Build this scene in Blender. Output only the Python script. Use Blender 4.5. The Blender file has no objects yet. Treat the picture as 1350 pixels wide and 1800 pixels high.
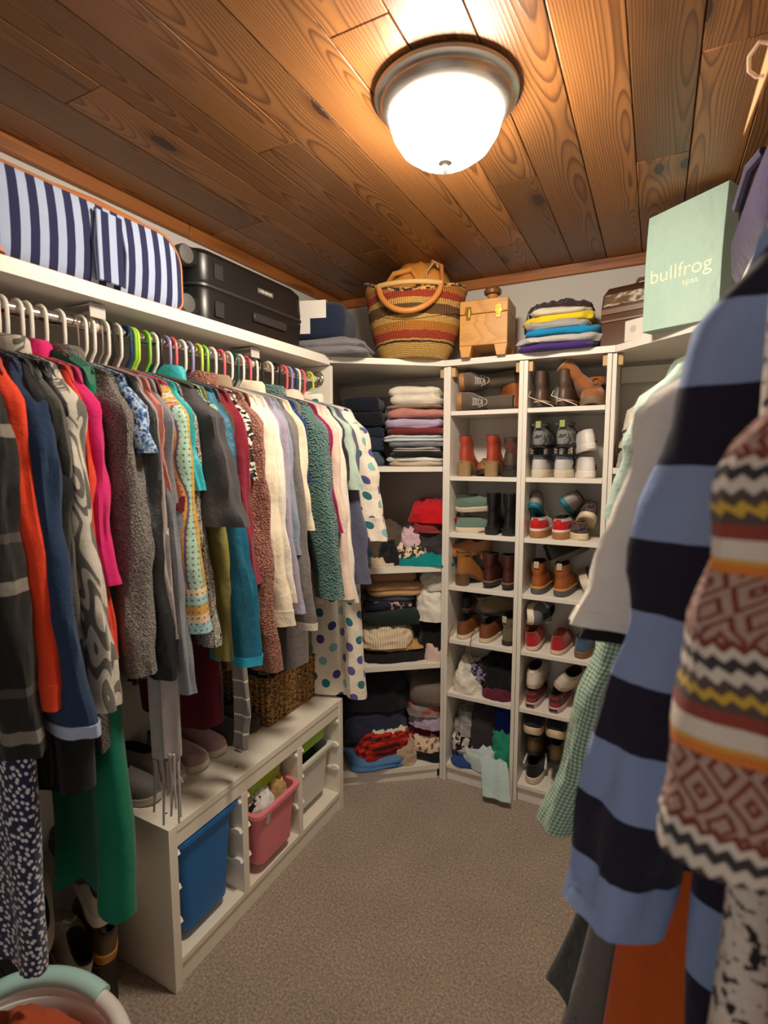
import bpy, math, random
from mathutils import Vector, Matrix, Euler, noise
random.seed(7)
PI = math.pi
scene = bpy.context.scene
col = scene.collection

# ---------------------------------------------------------------- camera
cam_d = bpy.data.cameras.new('camera')
cam = bpy.data.objects.new('camera', cam_d)
col.objects.link(cam)
scene.camera = cam
cam_d.sensor_fit = 'VERTICAL'
cam_d.sensor_height = 36.0
cam_d.sensor_width = 27.0
cam_d.lens = 921.0 / 1800.0 * 36.0
YAW, PITCH = math.radians(27.257), math.radians(5.889)
fw = Vector((-math.sin(YAW) * math.cos(PITCH), math.cos(YAW) * math.cos(PITCH), -math.sin(PITCH)))
rt = Vector((math.cos(YAW), math.sin(YAW), 0))
up = rt.cross(fw)
cam.matrix_world = Matrix(((rt.x, up.x, -fw.x, 0), (rt.y, up.y, -fw.y, 0), (rt.z, up.z, -fw.z, 1.6), (0, 0, 0, 1)))
cam_d.clip_start = 0.02
cam_d.dof.use_dof = True
cam_d.dof.focus_distance = 2.3
cam_d.dof.aperture_fstop = 3.2

# ---------------------------------------------------------------- world (dim light of the hallway behind the camera) and exposure
world = bpy.data.worlds.new('world')
scene.world = world
world.use_nodes = True
world.node_tree.nodes['Background'].inputs[0].default_value = (1.0, 0.95, 0.88, 1)
world.node_tree.nodes['Background'].inputs[1].default_value = 0.3
LAMP_STRENGTH = 56.0
scene.view_settings.view_transform = 'Standard'
scene.view_settings.look = 'None'
scene.view_settings.exposure = 1.15
scene.view_settings.gamma = 1.0
scene.view_settings.use_curve_mapping = False

# ---------------------------------------------------------------- helpers: nodes and materials
def s2l(c):
    return tuple(((v / 255.0) / 12.92 if v / 255.0 <= 0.04045 else ((v / 255.0 + 0.055) / 1.055) ** 2.4) for v in c[:3])

class NT:
    def __init__(self, name):
        self.m = bpy.data.materials.new(name)
        self.m.use_nodes = True
        self.t = self.m.node_tree
        self.b = self.t.nodes['Principled BSDF']
        self._tc = None
    def tc(self, which='Object'):
        if self._tc is None:
            self._tc = self.t.nodes.new('ShaderNodeTexCoord')
        return self._tc.outputs[which]
    def link(self, a, b):
        self.t.links.new(a, b)
    def inp(self, sock, v):
        if v is None:
            return
        if isinstance(v, bpy.types.NodeSocket):
            self.link(v, sock)
        elif isinstance(v, (tuple, list)):
            sock.default_value = tuple(v) + (1,) if len(v) == 3 and sock.type == 'RGBA' else tuple(v)
        else:
            sock.default_value = v
    def math(self, op, a, b=None, c=None):
        n = self.t.nodes.new('ShaderNodeMath'); n.operation = op
        self.inp(n.inputs[0], a); self.inp(n.inputs[1], b); self.inp(n.inputs[2], c)
        return n.outputs[0]
    def map(self, v, scale=(1, 1, 1), loc=(0, 0, 0), rot=(0, 0, 0)):
        n = self.t.nodes.new('ShaderNodeMapping')
        self.inp(n.inputs[0], v); n.inputs['Location'].default_value = loc
        n.inputs['Rotation'].default_value = rot; n.inputs['Scale'].default_value = scale
        return n.outputs[0]
    def noise(self, v, scale=5, detail=2, rough=.5, out=0):
        n = self.t.nodes.new('ShaderNodeTexNoise')
        self.inp(n.inputs['Vector'], v); n.inputs['Scale'].default_value = scale
        n.inputs['Detail'].default_value = detail; n.inputs['Roughness'].default_value = rough
        return n.outputs[out]
    def voro(self, v, scale=5, rnd=1.0, feature='F1', dim='3D'):
        n = self.t.nodes.new('ShaderNodeTexVoronoi'); n.voronoi_dimensions = dim; n.feature = feature
        self.inp(n.inputs['Vector'], v); n.inputs['Scale'].default_value = scale
        if 'Randomness' in n.inputs: n.inputs['Randomness'].default_value = rnd
        return n.outputs
    def ramp(self, f, stops, interp='LINEAR'):
        n = self.t.nodes.new('ShaderNodeValToRGB'); cr = n.color_ramp; cr.interpolation = interp
        while len(cr.elements) < len(stops): cr.elements.new(0.5)
        while len(cr.elements) > len(stops): cr.elements.remove(cr.elements[-1])
        for e, (p, c) in zip(cr.elements, stops):
            e.position = p; e.color = tuple(c) + (1,)
        self.inp(n.inputs[0], f)
        return n.outputs[0]
    def mix(self, f, a, b, mode='MIX'):
        n = self.t.nodes.new('ShaderNodeMix'); n.data_type = 'RGBA'; n.blend_type = mode
        self.inp(n.inputs[0], f); self.inp(n.inputs[6], a); self.inp(n.inputs[7], b)
        return n.outputs[2]
    def sep(self, v):
        n = self.t.nodes.new('ShaderNodeSeparateXYZ'); self.inp(n.inputs[0], v); return n.outputs
    def comb(self, x, y, z=0.0):
        n = self.t.nodes.new('ShaderNodeCombineXYZ')
        self.inp(n.inputs[0], x); self.inp(n.inputs[1], y); self.inp(n.inputs[2], z); return n.outputs[0]
    def bump(self, h, strength=.3, dist=.01):
        n = self.t.nodes.new('ShaderNodeBump'); self.inp(n.inputs['Height'], h)
        n.inputs['Strength'].default_value = strength; n.inputs['Distance'].default_value = dist
        self.link(n.outputs[0], self.b.inputs['Normal'])
    def base(self, c): self.inp(self.b.inputs['Base Color'], c)
    def rnd(self):
        n = self.t.nodes.new('ShaderNodeObjectInfo'); return n.outputs['Random']

def setb(n, rough=.6, metal=0, sheen=0, spec=None, coat=0):
    n.b.inputs['Roughness'].default_value = rough
    n.b.inputs['Metallic'].default_value = metal
    if sheen:
        n.b.inputs['Sheen Weight'].default_value = sheen
        n.b.inputs['Sheen Roughness'].default_value = .5
    if spec is not None: n.b.inputs['Specular IOR Level'].default_value = spec
    if coat: n.b.inputs['Coat Weight'].default_value = coat

_mc = {}
def plain(rgb, rough=.5, metal=0, spec=None, coat=0, var=.04):
    k = ('p', tuple(rgb), rough, metal, spec, coat)
    if k in _mc: return _mc[k]
    n = NT('plain_%d_%d_%d' % tuple(rgb)); c = s2l(rgb)
    f = n.noise(n.tc(), 9, 3)
    n.base(n.mix(f, [v * (1 - var) for v in c], [min(1, v * (1 + var)) for v in c]))
    setb(n, rough, metal, 0, spec, coat); _mc[k] = n.m
    return n.m

def cloth(rgb, rough=.9, sheen=.15, weave=900, bump=.12, var=.12, satin=False):
    k = ('c', tuple(rgb), rough, weave, satin)
    if k in _mc: return _mc[k]
    n = NT('cloth_%d_%d_%d' % tuple(rgb)); c = s2l(rgb)
    f = n.noise(n.tc(), 14, 3)
    n.base(n.mix(f, [v * (1 - var) for v in c], [min(1, v * (1 + var)) for v in c]))
    setb(n, .38 if satin else rough, 0, 0 if satin else sheen, .5 if satin else .25)
    a = n.noise(n.tc(), 26, 3, .55)
    b = n.noise(n.tc(), weave, 1)
    n.bump(n.math('ADD', n.math('MULTIPLY', a, 1.0), n.math('MULTIPLY', b, bump)), .55, .012)
    _mc[k] = n.m
    return n.m

def marl(rgb1, rgb2, scale=420, bump=.8, mid=.5, stretch=(1, 1, 1)):
    n = NT('marl_%d_%d_%d' % tuple(rgb1))
    v = n.map(n.tc(), stretch)
    f = n.noise(v, scale, 2, .6)
    n.base(n.ramp(f, [(mid - .14, s2l(rgb1)), (mid + .14, s2l(rgb2))]))
    setb(n, .95, 0, .2, .2)
    n.bump(n.math('ADD', n.noise(v, scale * .55, 2), n.noise(n.tc(), 25, 2)), bump, .012)
    return n.m

def sherpa(rgb):
    n = NT('sherpa_%d_%d_%d' % tuple(rgb)); c = s2l(rgb)
    vd = n.voro(n.tc(), 130)[0]
    f = n.noise(n.tc(), 60, 3)
    n.base(n.mix(f, [v * .78 for v in c], [v * 1.15 for v in c]))
    setb(n, 1, 0, .4, .1)
    n.bump(n.math('ADD', n.math('MULTIPLY', vd, 1.2), f), .9, .012)
    return n.m

def camo(cols, scale=18, stretch=(1, 1, 1), dist=0, sharp=True, detail=2):
    n = NT('print_%d_%d_%d' % tuple(cols[0]))
    v = n.map(n.tc(), stretch)
    if dist:
        d = n.noise(v, scale * .5, 1, .5, 1)
        v = n.mix(dist, v, d)
    f = n.noise(v, scale, detail)
    k = len(cols)
    st = [(0.0, s2l(cols[0]))]
    for i in range(1, k):
        st.append((.36 + .28 * (i - .5) / max(1, k - 1), s2l(cols[i])))
    n.base(n.ramp(f, st, 'CONSTANT' if sharp else 'LINEAR'))
    setb(n, .9, 0, .1, .2)
    n.bump(n.noise(n.tc(), 30, 3), .5, .012)
    return n.m

def bands(stops, axis=2, period=.24, phase=0.0, uv=False, rough=.9, wob=.004, interp='CONSTANT', fine=0):
    n = NT('bands')
    co = n.tc('UV') if uv else n.tc()
    s = n.sep(co)[axis]
    w = n.math('MULTIPLY', n.math('SUBTRACT', n.noise(n.tc(), 22, 2), .5), wob * 2)
    f = n.math('FRACT', n.math('ADD', n.math('DIVIDE', n.math('ADD', s, w), period), phase))
    c = n.ramp(f, [(p, s2l(q)) for p, q in stops], interp)
    if fine:
        g = n.noise(n.tc(), fine, 2)
        c = n.mix(.5, c, n.mix(g, (.1, .1, .1), (1, 1, 1)), 'SOFT_LIGHT')
    n.base(c)
    setb(n, rough, 0, .12, .25)
    n.bump(n.math('ADD', n.noise(n.tc(), 26, 3), n.math('MULTIPLY', n.noise(n.tc(), 900, 1), .1)), .5, .012)
    return n.m

def gingham(c0, c1, c2, period=.018, uv=True, broad=None):
    n = NT('gingham')
    s = n.sep(n.tc('UV') if uv else n.tc())
    ax = (0, 1) if uv else (1, 2)
    fs = []
    for a in ax:
        f = n.math('FRACT', n.math('DIVIDE', s[a], period))
        fs.append(n.math('GREATER_THAN', f, .5))
    k = n.math('MULTIPLY', n.math('ADD', fs[0], fs[1]), .5)
    c = n.ramp(k, [(0, s2l(c0)), (.3, s2l(c1)), (.8, s2l(c2))], 'CONSTANT')
    if broad:
        f = n.math('FRACT', n.math('DIVIDE', s[ax[1]], period * 4.3))
        c = n.mix(n.math('GREATER_THAN', f, .8), c, s2l(broad))
    n.base(c); setb(n, .9, 0, .1, .2)
    n.bump(n.noise(n.tc(), 26, 3), .5, .012)
    return n.m

def dots(bg, cols, scale=17, radius=.22, rnd=.25, uv=True):
    n = NT('dots')
    v = n.tc('UV') if uv else n.tc()
    s = n.sep(v)
    vv = n.comb(s[0], s[1], 0.0)
    vv = n.map(vv, (1, 1, 1), rot=(0, 0, .62))
    o = n.voro(vv, scale, rnd, dim='2D')
    inside = n.math('LESS_THAN', o[0], radius)
    pick = n.ramp(n.sep(o[1])[0], [(i / len(cols), s2l(c)) for i, c in enumerate(cols)], 'CONSTANT')
    f = n.noise(n.tc(), 300, 2)
    b = s2l(bg)
    bgc = n.mix(f, [x * .86 for x in b], [min(1, x * 1.1) for x in b])
    n.base(n.mix(inside, bgc, pick)); setb(n, .95, 0, .3, .2)
    n.bump(n.math('ADD', n.noise(n.tc(), 26, 3), n.math('MULTIPLY', f, .12)), .5, .012)
    return n.m

def ikat():
    n = NT('woven_ikat')
    s = n.sep(n.map(n.tc('UV'), (2.5, 2.5, 1)))
    u, v = s[0], s[1]
    # nested diamonds on mauve
    du = n.math('ABSOLUTE', n.math('SUBTRACT', n.math('FRACT', n.math('DIVIDE', u, .085)), .5))
    dv = n.math('ABSOLUTE', n.math('SUBTRACT', n.math('FRACT', n.math('DIVIDE', v, .10)), .5))
    d = n.math('ADD', du, dv)
    ring = n.math('FRACT', n.math('MULTIPLY', d, 3.2))
    mauve = n.mix(n.noise(n.tc(), 500, 2), s2l((150, 116, 108)), s2l((214, 182, 168)))
    field = n.mix(n.math('GREATER_THAN', ring, .62), mauve, s2l((128, 62, 52)))
    # saw-toothed colour bands
    saw = n.math('ABSOLUTE', n.math('SUBTRACT', n.math('FRACT', n.math('DIVIDE', u, .032)), .5))
    vb = n.math('ADD', v, n.math('MULTIPLY', saw, .028))
    f = n.math('FRACT', n.math('DIVIDE', vb, .36))
    band = n.ramp(f, [(0, s2l((92, 78, 74))), (.07, s2l((214, 176, 70))), (.12, s2l((92, 78, 74))), (.18, s2l((226, 214, 202))),
                      (.25, s2l((66, 62, 64))), (.31, s2l((226, 214, 202))), (.36, s2l((128, 62, 52))), (.40, s2l((0, 0, 0)))], 'CONSTANT')
    f2 = n.math('FRACT', n.math('DIVIDE', v, .36))
    stripe = n.ramp(f2, [(0, s2l((120, 62, 52))), (.74, s2l((228, 132, 60))), (.79, s2l((224, 170, 80))), (.82, s2l((232, 218, 205))), (.92, s2l((150, 70, 58)))], 'CONSTANT')
    c = n.mix(n.math('LESS_THAN', f, .40), field, band)
    c = n.mix(n.math('GREATER_THAN', f2, .74), c, stripe)
    n.base(c); setb(n, .95, 0, .2, .15)
    n.bump(n.math('ADD', n.noise(n.tc(), 420, 2), n.noise(n.tc(), 24, 2)), .5, .012)
    return n.m

def boho():
    n = NT('boho_print')
    s = n.sep(n.tc('UV'))
    u = s[0]
    f = n.math('FRACT', n.math('DIVIDE', u, .20))
    c = n.ramp(f, [(0, s2l((196, 156, 66))), (.14, s2l((224, 196, 170))), (.30, s2l((206, 160, 70))), (.42, s2l((150, 190, 190))), (.47, s2l((204, 88, 66))),
                   (.53, s2l((226, 160, 70))), (.58, s2l((92, 70, 120))), (.61, s2l((164, 200, 178))), (.86, s2l((204, 150, 60))), (.93, s2l((206, 190, 150)))], 'CONSTANT')
    f2 = n.math('FRACT', n.math('DIVIDE', s[1], .72))
    hem = n.ramp(f2, [(0, s2l((190, 66, 110))), (.03, s2l((150, 196, 205))), (.07, s2l((214, 190, 160))), (.10, s2l((198, 150, 62))), (.14, s2l((150, 196, 196))), (.17, s2l((222, 200, 160)))], 'CONSTANT')
    c = n.mix(n.math('LESS_THAN', f2, .20), c, hem)
    o = n.voro(n.comb(u, s[1], 0.0), 62, .1, dim='2D')
    c = n.mix(n.math('LESS_THAN', o[0], .2), c, s2l((92, 110, 104)))
    nz = n.noise(n.tc(), 160, 2)
    c = n.mix(n.math('MULTIPLY', n.math('GREATER_THAN', nz, .58), .35), c, s2l((176, 100, 60)))
    n.base(c); setb(n, .6, 0, .1, .35)
    n.bump(n.noise(n.tc(), 22, 3), .5, .012)
    return n.m

def zebra():
    n = NT('zebra_knit')
    s = n.tc('UV')
    f = n.noise(n.map(s, (17, 5, 1)), 1.0, 1)
    g = n.math('FRACT', n.math('MULTIPLY', n.math('ADD', f, n.math('MULTIPLY', n.sep(s)[1], .9)), 6.0))
    m = n.noise(n.tc(), 500, 2)
    a = n.mix(m, s2l((168, 160, 148)), s2l((222, 214, 200)))
    b = n.mix(m, s2l((74, 72, 68)), s2l((124, 120, 112)))
    n.base(n.mix(n.math('GREATER_THAN', g, .52), a, b)); setb(n, .95, 0, .2, .2)
    n.bump(n.math('ADD', n.noise(n.tc(), 24, 3), n.math('MULTIPLY', m, .2)), .5, .012)
    return n.m

def wood(c_light, c_dark, grain=1.0, rough=.38, axis=1, knots=True, var=.5, name='wood'):
    n = NT(name)
    r = n.rnd()
    sc = [7.5 * grain] * 3; sc[axis] = .62 * grain
    off = n.comb(n.math('MULTIPLY', r, 37.0), n.math('MULTIPLY', r, 91.0), n.math('MULTIPLY', r, 53.0))
    add = n.t.nodes.new('ShaderNodeVectorMath'); add.operation = 'ADD'
    n.link(n.tc(), add.inputs[0]); n.link(off, add.inputs[1])
    P = add.outputs[0]
    oc = n.sep(n.tc()); ca = oc[0] if axis != 0 else oc[1]
    ps = [0.0, 0.0, 0.0]; ps[axis] = .9 * grain
    wander = n.noise(n.map(P, ps), 1.0, 1.5)
    ps2 = [14.0, 14.0, 14.0]; ps2[axis] = 1.6
    wob = n.math('SUBTRACT', n.noise(n.map(P, ps2), 1.0, 2), .5)
    lat = n.math('ADD', ca, n.math('ADD', n.math('MULTIPLY', n.math('SUBTRACT', n.math('FRACT', n.math('MULTIPLY', r, 7.3)), .5), .11), n.math('MULTIPLY', wob, .008)))
    dep = n.math('ADD', n.math('MULTIPLY', wander, .16), n.math('SUBTRACT', n.math('MULTIPLY', n.math('FRACT', n.math('MULTIPLY', r, 3.7)), .05), .055))
    f = n.math('SQRT', n.math('ADD', n.math('MULTIPLY', lat, lat), n.math('MULTIPLY', dep, dep)))
    kd = None
    if knots:
        ks = [5.2] * 3; ks[axis] = 2.1; ks[2] = 0.0
        kd = n.voro(n.map(P, ks), 1.0, 1.0)[0]
        warp = n.math('POWER', 2.718, n.math('MULTIPLY', kd, -7.0))
        f = n.math('ADD', f, n.math('MULTIPLY', warp, .022))
    g = n.math('FRACT', n.math('MULTIPLY', f, 165.0 * grain))
    ringc = n.ramp(g, [(0, (0, 0, 0)), (.5, (.14, .14, .14)), (.86, (.82, .82, .82)), (1.0, (0, 0, 0))])
    fs = [260.0] * 3; fs[axis] = 4.0
    fib = n.noise(n.map(P, fs), 1.0, 2)
    base = n.mix(ringc, s2l(c_light), s2l(c_dark))
    base = n.mix(n.math('MULTIPLY', fib, .5), base, [v * .55 for v in s2l(c_dark)])
    blot = n.noise(n.map(P, (3, 1.2, 3)), 1.0, 3)
    tone = n.math('ADD', n.math('MULTIPLY', r, var), n.math('ADD', n.math('MULTIPLY', blot, .5), .62 - var * .5))
    tn = n.comb(tone, tone, tone)
    base = n.mix(1.0, base, tn, 'MULTIPLY')
    if knots:
        base = n.mix(n.math('LESS_THAN', kd, .10), base, s2l((44, 24, 12)))
        ring = n.ramp(kd, [(.10, (1, 1, 1)), (.22, (0, 0, 0))])
        base = n.mix(n.math('MULTIPLY', ring, .55), base, s2l((70, 36, 16)))
    n.base(base); setb(n, rough, 0, 0, .5)
    n.bump(n.math('ADD', ringc, fib), .12, .004)
    return n.m

# ---------------------------------------------------------------- helpers: meshes
class MB:
    def __init__(self):
        self.v = []; self.f = []; self.uv = []
    def add(self, vs, fs, uvs=None):
        o = len(self.v); self.v += [tuple(p) for p in vs]
        for i, f in enumerate(fs):
            self.f.append([o + k for k in f])
            self.uv.append(uvs[i] if uvs else [(0.0, 0.0)] * len(f))
        return self
    def box(self, c, s, rz=0.0, bev=0.0015, M=None):
        hx, hy, hz = s[0] / 2, s[1] / 2, s[2] / 2
        b = min(bev, hx * .45, hy * .45, hz * .45)
        vs = []; idx = {}
        for sx in (-1, 1):
            for sy in (-1, 1):
                for sz in (-1, 1):
                    for a in range(3):
                        p = [sx * (hx - b), sy * (hy - b), sz * (hz - b)]
                        p[a] = (sx * hx, sy * hy, sz * hz)[a]
                        idx[(sx, sy, sz, a)] = len(vs); vs.append(p)
        fs = []
        for a in range(3):
            o1, o2 = (a + 1) % 3, (a + 2) % 3
            for s0 in (-1, 1):
                q = []
                for t1, t2 in ((-1, -1), (1, -1), (1, 1), (-1, 1)):
                    k = [0, 0, 0]; k[a] = s0; k[o1] = t1; k[o2] = t2
                    q.append(idx[(k[0], k[1], k[2], a)])
                fs.append(q if s0 > 0 else q[::-1])
        for a in range(3):
            o1, o2 = (a + 1) % 3, (a + 2) % 3
            for t1 in (-1, 1):
                for t2 in (-1, 1):
                    ks = []
                    for s0 in (-1, 1):
                        k = [0, 0, 0]; k[a] = s0; k[o1] = t1; k[o2] = t2; ks.append(tuple(k))
                    q = [idx[ks[0] + (o1,)], idx[ks[1] + (o1,)], idx[ks[1] + (o2,)], idx[ks[0] + (o2,)]]
                    fs.append(q if t1 * t2 < 0 else q[::-1])
        for sx in (-1, 1):
            for sy in (-1, 1):
                for sz in (-1, 1):
                    q = [idx[(sx, sy, sz, a)] for a in range(3)]
                    fs.append(q if sx * sy * sz > 0 else q[::-1])
        X = M if M is not None else Matrix.Translation(c) @ Matrix.Rotation(rz, 4, 'Z')
        if M is not None: X = M @ Matrix.Translation(c) @ Matrix.Rotation(rz, 4, 'Z')
        return self.add([X @ Vector(p) for p in vs], fs)
    def loft(self, rings, cap0=True, cap1=True, closed=True, u0=0.0, v0=0.0):
        n = len(rings[0]); vs = [p for r in rings for p in r]; fs = []; uvs = []
        vacc = [v0]
        for i in range(1, len(rings)):
            a = Vector(rings[i][0]); b = Vector(rings[i - 1][0]); m = n // 2
            vacc.append(vacc[-1] + ((a - b).length + (Vector(rings[i][m]) - Vector(rings[i - 1][m])).length) / 2)
        uac = []
        for r in rings:
            l = [u0]
            for j in range(1, n + 1): l.append(l[-1] + (Vector(r[j % n]) - Vector(r[j - 1])).length)
            uac.append(l)
        for i in range(len(rings) - 1):
            for j in range(n if closed else n - 1):
                k = (j + 1) % n
                fs.append([i * n + j, i * n + k, (i + 1) * n + k, (i + 1) * n + j])
                uvs.append([(uac[i][j], vacc[i]), (uac[i][j + 1], vacc[i]), (uac[i + 1][j + 1], vacc[i + 1]), (uac[i + 1][j], vacc[i + 1])])
        if cap0: fs.append(list(range(n))[::-1]); uvs.append([(p[0], p[1]) for p in rings[0]][::-1])
        if cap1:
            o = (len(rings) - 1) * n
            fs.append([o + j for j in range(n)]); uvs.append([(p[0], p[1]) for p in rings[-1]])
        return self.add(vs, fs, uvs)
    def tube(self, pts, r, n=8, cap=True):
        pts = [Vector(p) for p in pts]
        rr = r if isinstance(r, (list, tuple)) else [r] * len(pts)
        rings = []; prev = None
        for i, p in enumerate(pts):
            t = (pts[min(i + 1, len(pts) - 1)] - pts[max(i - 1, 0)]).normalized()
            if prev is None:
                a = Vector((0, 0, 1)) if abs(t.z) < .9 else Vector((1, 0, 0))
                prev = t.cross(a).normalized()
            u = (prev - t * prev.dot(t)).normalized(); w = t.cross(u); prev = u
            rings.append([p + (u * math.cos(2 * PI * j / n) + w * math.sin(2 * PI * j / n)) * rr[i] for j in range(n)])
        return self.loft(rings, cap, cap)
    def lathe(self, prof, n=32, c=(0, 0, 0), cap0=True, cap1=True, sx=1, sy=1):
        rings = [[(c[0] + r * sx * math.cos(2 * PI * j / n), c[1] + r * sy * math.sin(2 * PI * j / n), c[2] + z) for j in range(n)] for r, z in prof]
        return self.loft(rings, cap0, cap1)
    def prism(self, poly, z0, z1):
        return self.loft([[(x, y, z0) for x, y in poly], [(x, y, z1) for x, y in poly]])
    def build(self, name, mat, parent=None, loc=None, rot=None, angle=38, kind=None):
        me = bpy.data.meshes.new(name)
        me.from_pydata(self.v, [], self.f)
        ul = me.uv_layers.new(name='UVMap')
        flat = [c for f in self.uv for p in f for c in p]
        if len(flat) == len(ul.data) * 2: ul.data.foreach_set('uv', flat)
        me.polygons.foreach_set('use_smooth', [True] * len(me.polygons))
        me.set_sharp_from_angle(angle=math.radians(angle))
        me.update()
        if mat: me.materials.append(mat)
        o = bpy.data.objects.new(name, me); col.objects.link(o)
        if parent: o.parent = parent
        if loc is not None: o.location = loc
        if rot is not None: o.rotation_euler = rot
        if kind: o['kind'] = kind
        return o

def tag(o, label, cat, group=None):
    o['label'] = label; o['category'] = cat
    if group: o['group'] = group
    return o
def thing(name, label, cat, loc=(0, 0, 0), rot=(0, 0, 0), group=None):
    o = bpy.data.objects.new(name, None); col.objects.link(o)
    o.empty_display_size = .05
    o.location = loc; o.rotation_euler = rot
    return tag(o, label, cat, group)
def smooth(t):
    t = max(0.0, min(1.0, t)); return t * t * (3 - 2 * t)
def lerp(a, b, t): return a + (b - a) * t
def interp(xs, ys, x):
    if x <= xs[0]: return ys[0]
    for i in range(1, len(xs)):
        if x <= xs[i]: return lerp(ys[i - 1], ys[i], (x - xs[i - 1]) / (xs[i] - xs[i - 1]))
    return ys[-1]
# ---------------------------------------------------------------- structure
WL, WR, WB, WF, CZ = -1.63, .54, 2.62, -.45, 2.48
WALL = plain((205, 200, 193), .85, var=.03)
WHITE = plain((232, 226, 215), .45, var=.02)
def struct(o):
    o['kind'] = 'structure'; return o

def carpet():
    n = NT('carpet')
    a = n.noise(n.tc(), 120, 3, .7); b = n.noise(n.tc(), 5, 4); c = n.noise(n.tc(), 420, 2, .7)
    f = n.math('ADD', n.math('MULTIPLY', a, .62), n.math('MULTIPLY', c, .38))
    base = n.ramp(f, [(.34, s2l((106, 90, 77))), (.52, s2l((178, 157, 138))), (.68, s2l((232, 211, 190)))])
    tone = n.math('ADD', n.math('MULTIPLY', b, .4), .8)
    n.base(n.mix(1.0, base, n.comb(tone, tone, tone), 'MULTIPLY'))
    setb(n, 1, 0, .3, .1)
    n.bump(f, 1.0, .012)
    return n.m
m = MB(); m.box(((WL + WR) / 2, (WB + WF) / 2, -.03), (WR - WL + .2, WB - WF + .2, .06), bev=0)
struct(m.build('floor', carpet()))
m = MB(); m.box((WL - .04, (WB + WF) / 2, CZ / 2), (.08, WB - WF + .16, CZ), bev=0); struct(m.build('wall_left', WALL))
m = MB(); m.box(((WL + WR) / 2, WB + .04, CZ / 2), (WR - WL, .08, CZ), bev=0); struct(m.build('wall_back', WALL))
m = MB(); m.box((WR + .04, (WB + WF) / 2, CZ / 2), (.08, WB - WF + .16, CZ), bev=0); struct(m.build('wall_right', WALL))
m = MB()   # wall behind the camera with the doorway one looks in through
m.box(((WL - .80) / 2, WF - .04, CZ / 2), (-.80 - WL, .08, CZ), bev=0)
m.box(((.25 + WR) / 2, WF - .04, CZ / 2), (WR - .25, .08, CZ), bev=0)
m.box((-.275, WF - .04, (2.05 + CZ) / 2), (1.05, .08, CZ - 2.05), bev=0)
struct(m.build('wall_front', WALL))

PLANK = wood((176, 118, 64), (90, 51, 25), 1.0, .40, 1, True, .6, 'plank_wood')
m = MB(); m.box(((WL + WR) / 2, (WB + WF) / 2, CZ + .05), (WR - WL + .16, WB - WF + .16, .06), bev=0)
ceil = struct(m.build('ceiling', plain((40, 24, 14), .9)))
rp = random.Random(3)
x0 = -.0924 - .14 * 11
pm = {}
for i in range(17):
    xa, xb = x0 + i * .14, x0 + (i + 1) * .14
    if xb <= WL or xa >= WR: continue
    xa, xb = max(xa, WL), min(xb, WR)
    ys = [WF]
    y = WF + rp.uniform(.5, 1.5)
    if i == 12: y = 1.42
    while y < WB - .25:
        ys.append(y); y += rp.uniform(.9, 1.7)
    ys.append(WB)
    for a, b in zip(ys[:-1], ys[1:]):
        m = MB(); m.box((0, 0, 0), (xb - xa - .0022, b - a - .0016, .02), bev=.0018)
        m.build('plank', PLANK, ceil, loc=((xa + xb) / 2, (a + b) / 2, CZ + .010 + rp.uniform(-.0008, .0008)))

TRIM = wood((186, 116, 58), (120, 66, 30), 1.6, .42, 0, False, .2, 'trim_wood_x')
TRIMY = wood((186, 116, 58), (120, 66, 30), 1.6, .42, 1, False, .2, 'trim_wood_y')
m = MB(); m.box(((WL + WR) / 2, WB - .009, CZ - .024), (WR - WL, .018, .048), bev=.003); struct(m.build('trim_1', TRIM))
m = MB()
for a, b in ((WF, 1.52), (1.52, WB - .02)): m.box((WL + .009, (a + b) / 2, CZ - .024), (.018, b - a - .001, .048), bev=.003)
struct(m.build('trim_2', TRIMY))
m = MB(); m.box((WR - .009, (WF + WB - .02) / 2, CZ - .024), (.018, WB - .02 - WF, .048), bev=.003); struct(m.build('trim_3', TRIMY))

# ---------------------------------------------------------------- ceiling light
NICKEL = NT('brushed_nickel')
NICKEL.base(NICKEL.mix(NICKEL.noise(NICKEL.map(NICKEL.tc(), (4, 4, 160)), 3, 2), s2l((156, 151, 144)), s2l((186, 181, 174))))
setb(NICKEL, .34, .9); NICKEL = NICKEL.m
GL = NT('lit_frosted_glass')
GL.base(s2l((255, 250, 240))); setb(GL, .35)
GL.b.inputs['Emission Color'].default_value = (1.0, .87, .71, 1)
GL.b.inputs['Emission Strength'].default_value = LAMP_STRENGTH
lamp = thing('ceiling_light', 'round flush ceiling light with brushed nickel ring and glowing frosted glass bowl', 'ceiling light', (-.495, 1.29, CZ))
m = MB(); m.lathe([(.150, 0), (.171, -.002), (.175, -.009), (.173, -.016), (.163, -.022), (.160, -.025), (.160, -.029), (.152, -.040), (.145, -.048), (.140, -.050), (.137, -.046), (.12, -.015)], 56)
m.build('ring', NICKEL, lamp)
m = MB(); m.lathe([(.1375, -.046), (.137, -.060), (.129, -.088), (.109, -.119), (.079, -.141), (.045, -.152), (.012, -.156)], 56, cap0=False)
m.build('glass_bowl', GL.m, lamp)
m = MB(); m.lathe([(.004, -.150), (.017, -.1535), (.0175, -.158), (.008, -.163), (.006, -.168), (.0085, -.172), (.006, -.178), (.003, -.186), (.001, -.188)], 20)
m.build('finial', NICKEL, lamp)
m = MB(); m.tube([(-.05, -.02, -.15), (-.052, -.021, -.172)], .0006, 5); m.build('pull_thread', plain((90, 80, 70), .6), lamp)

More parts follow.
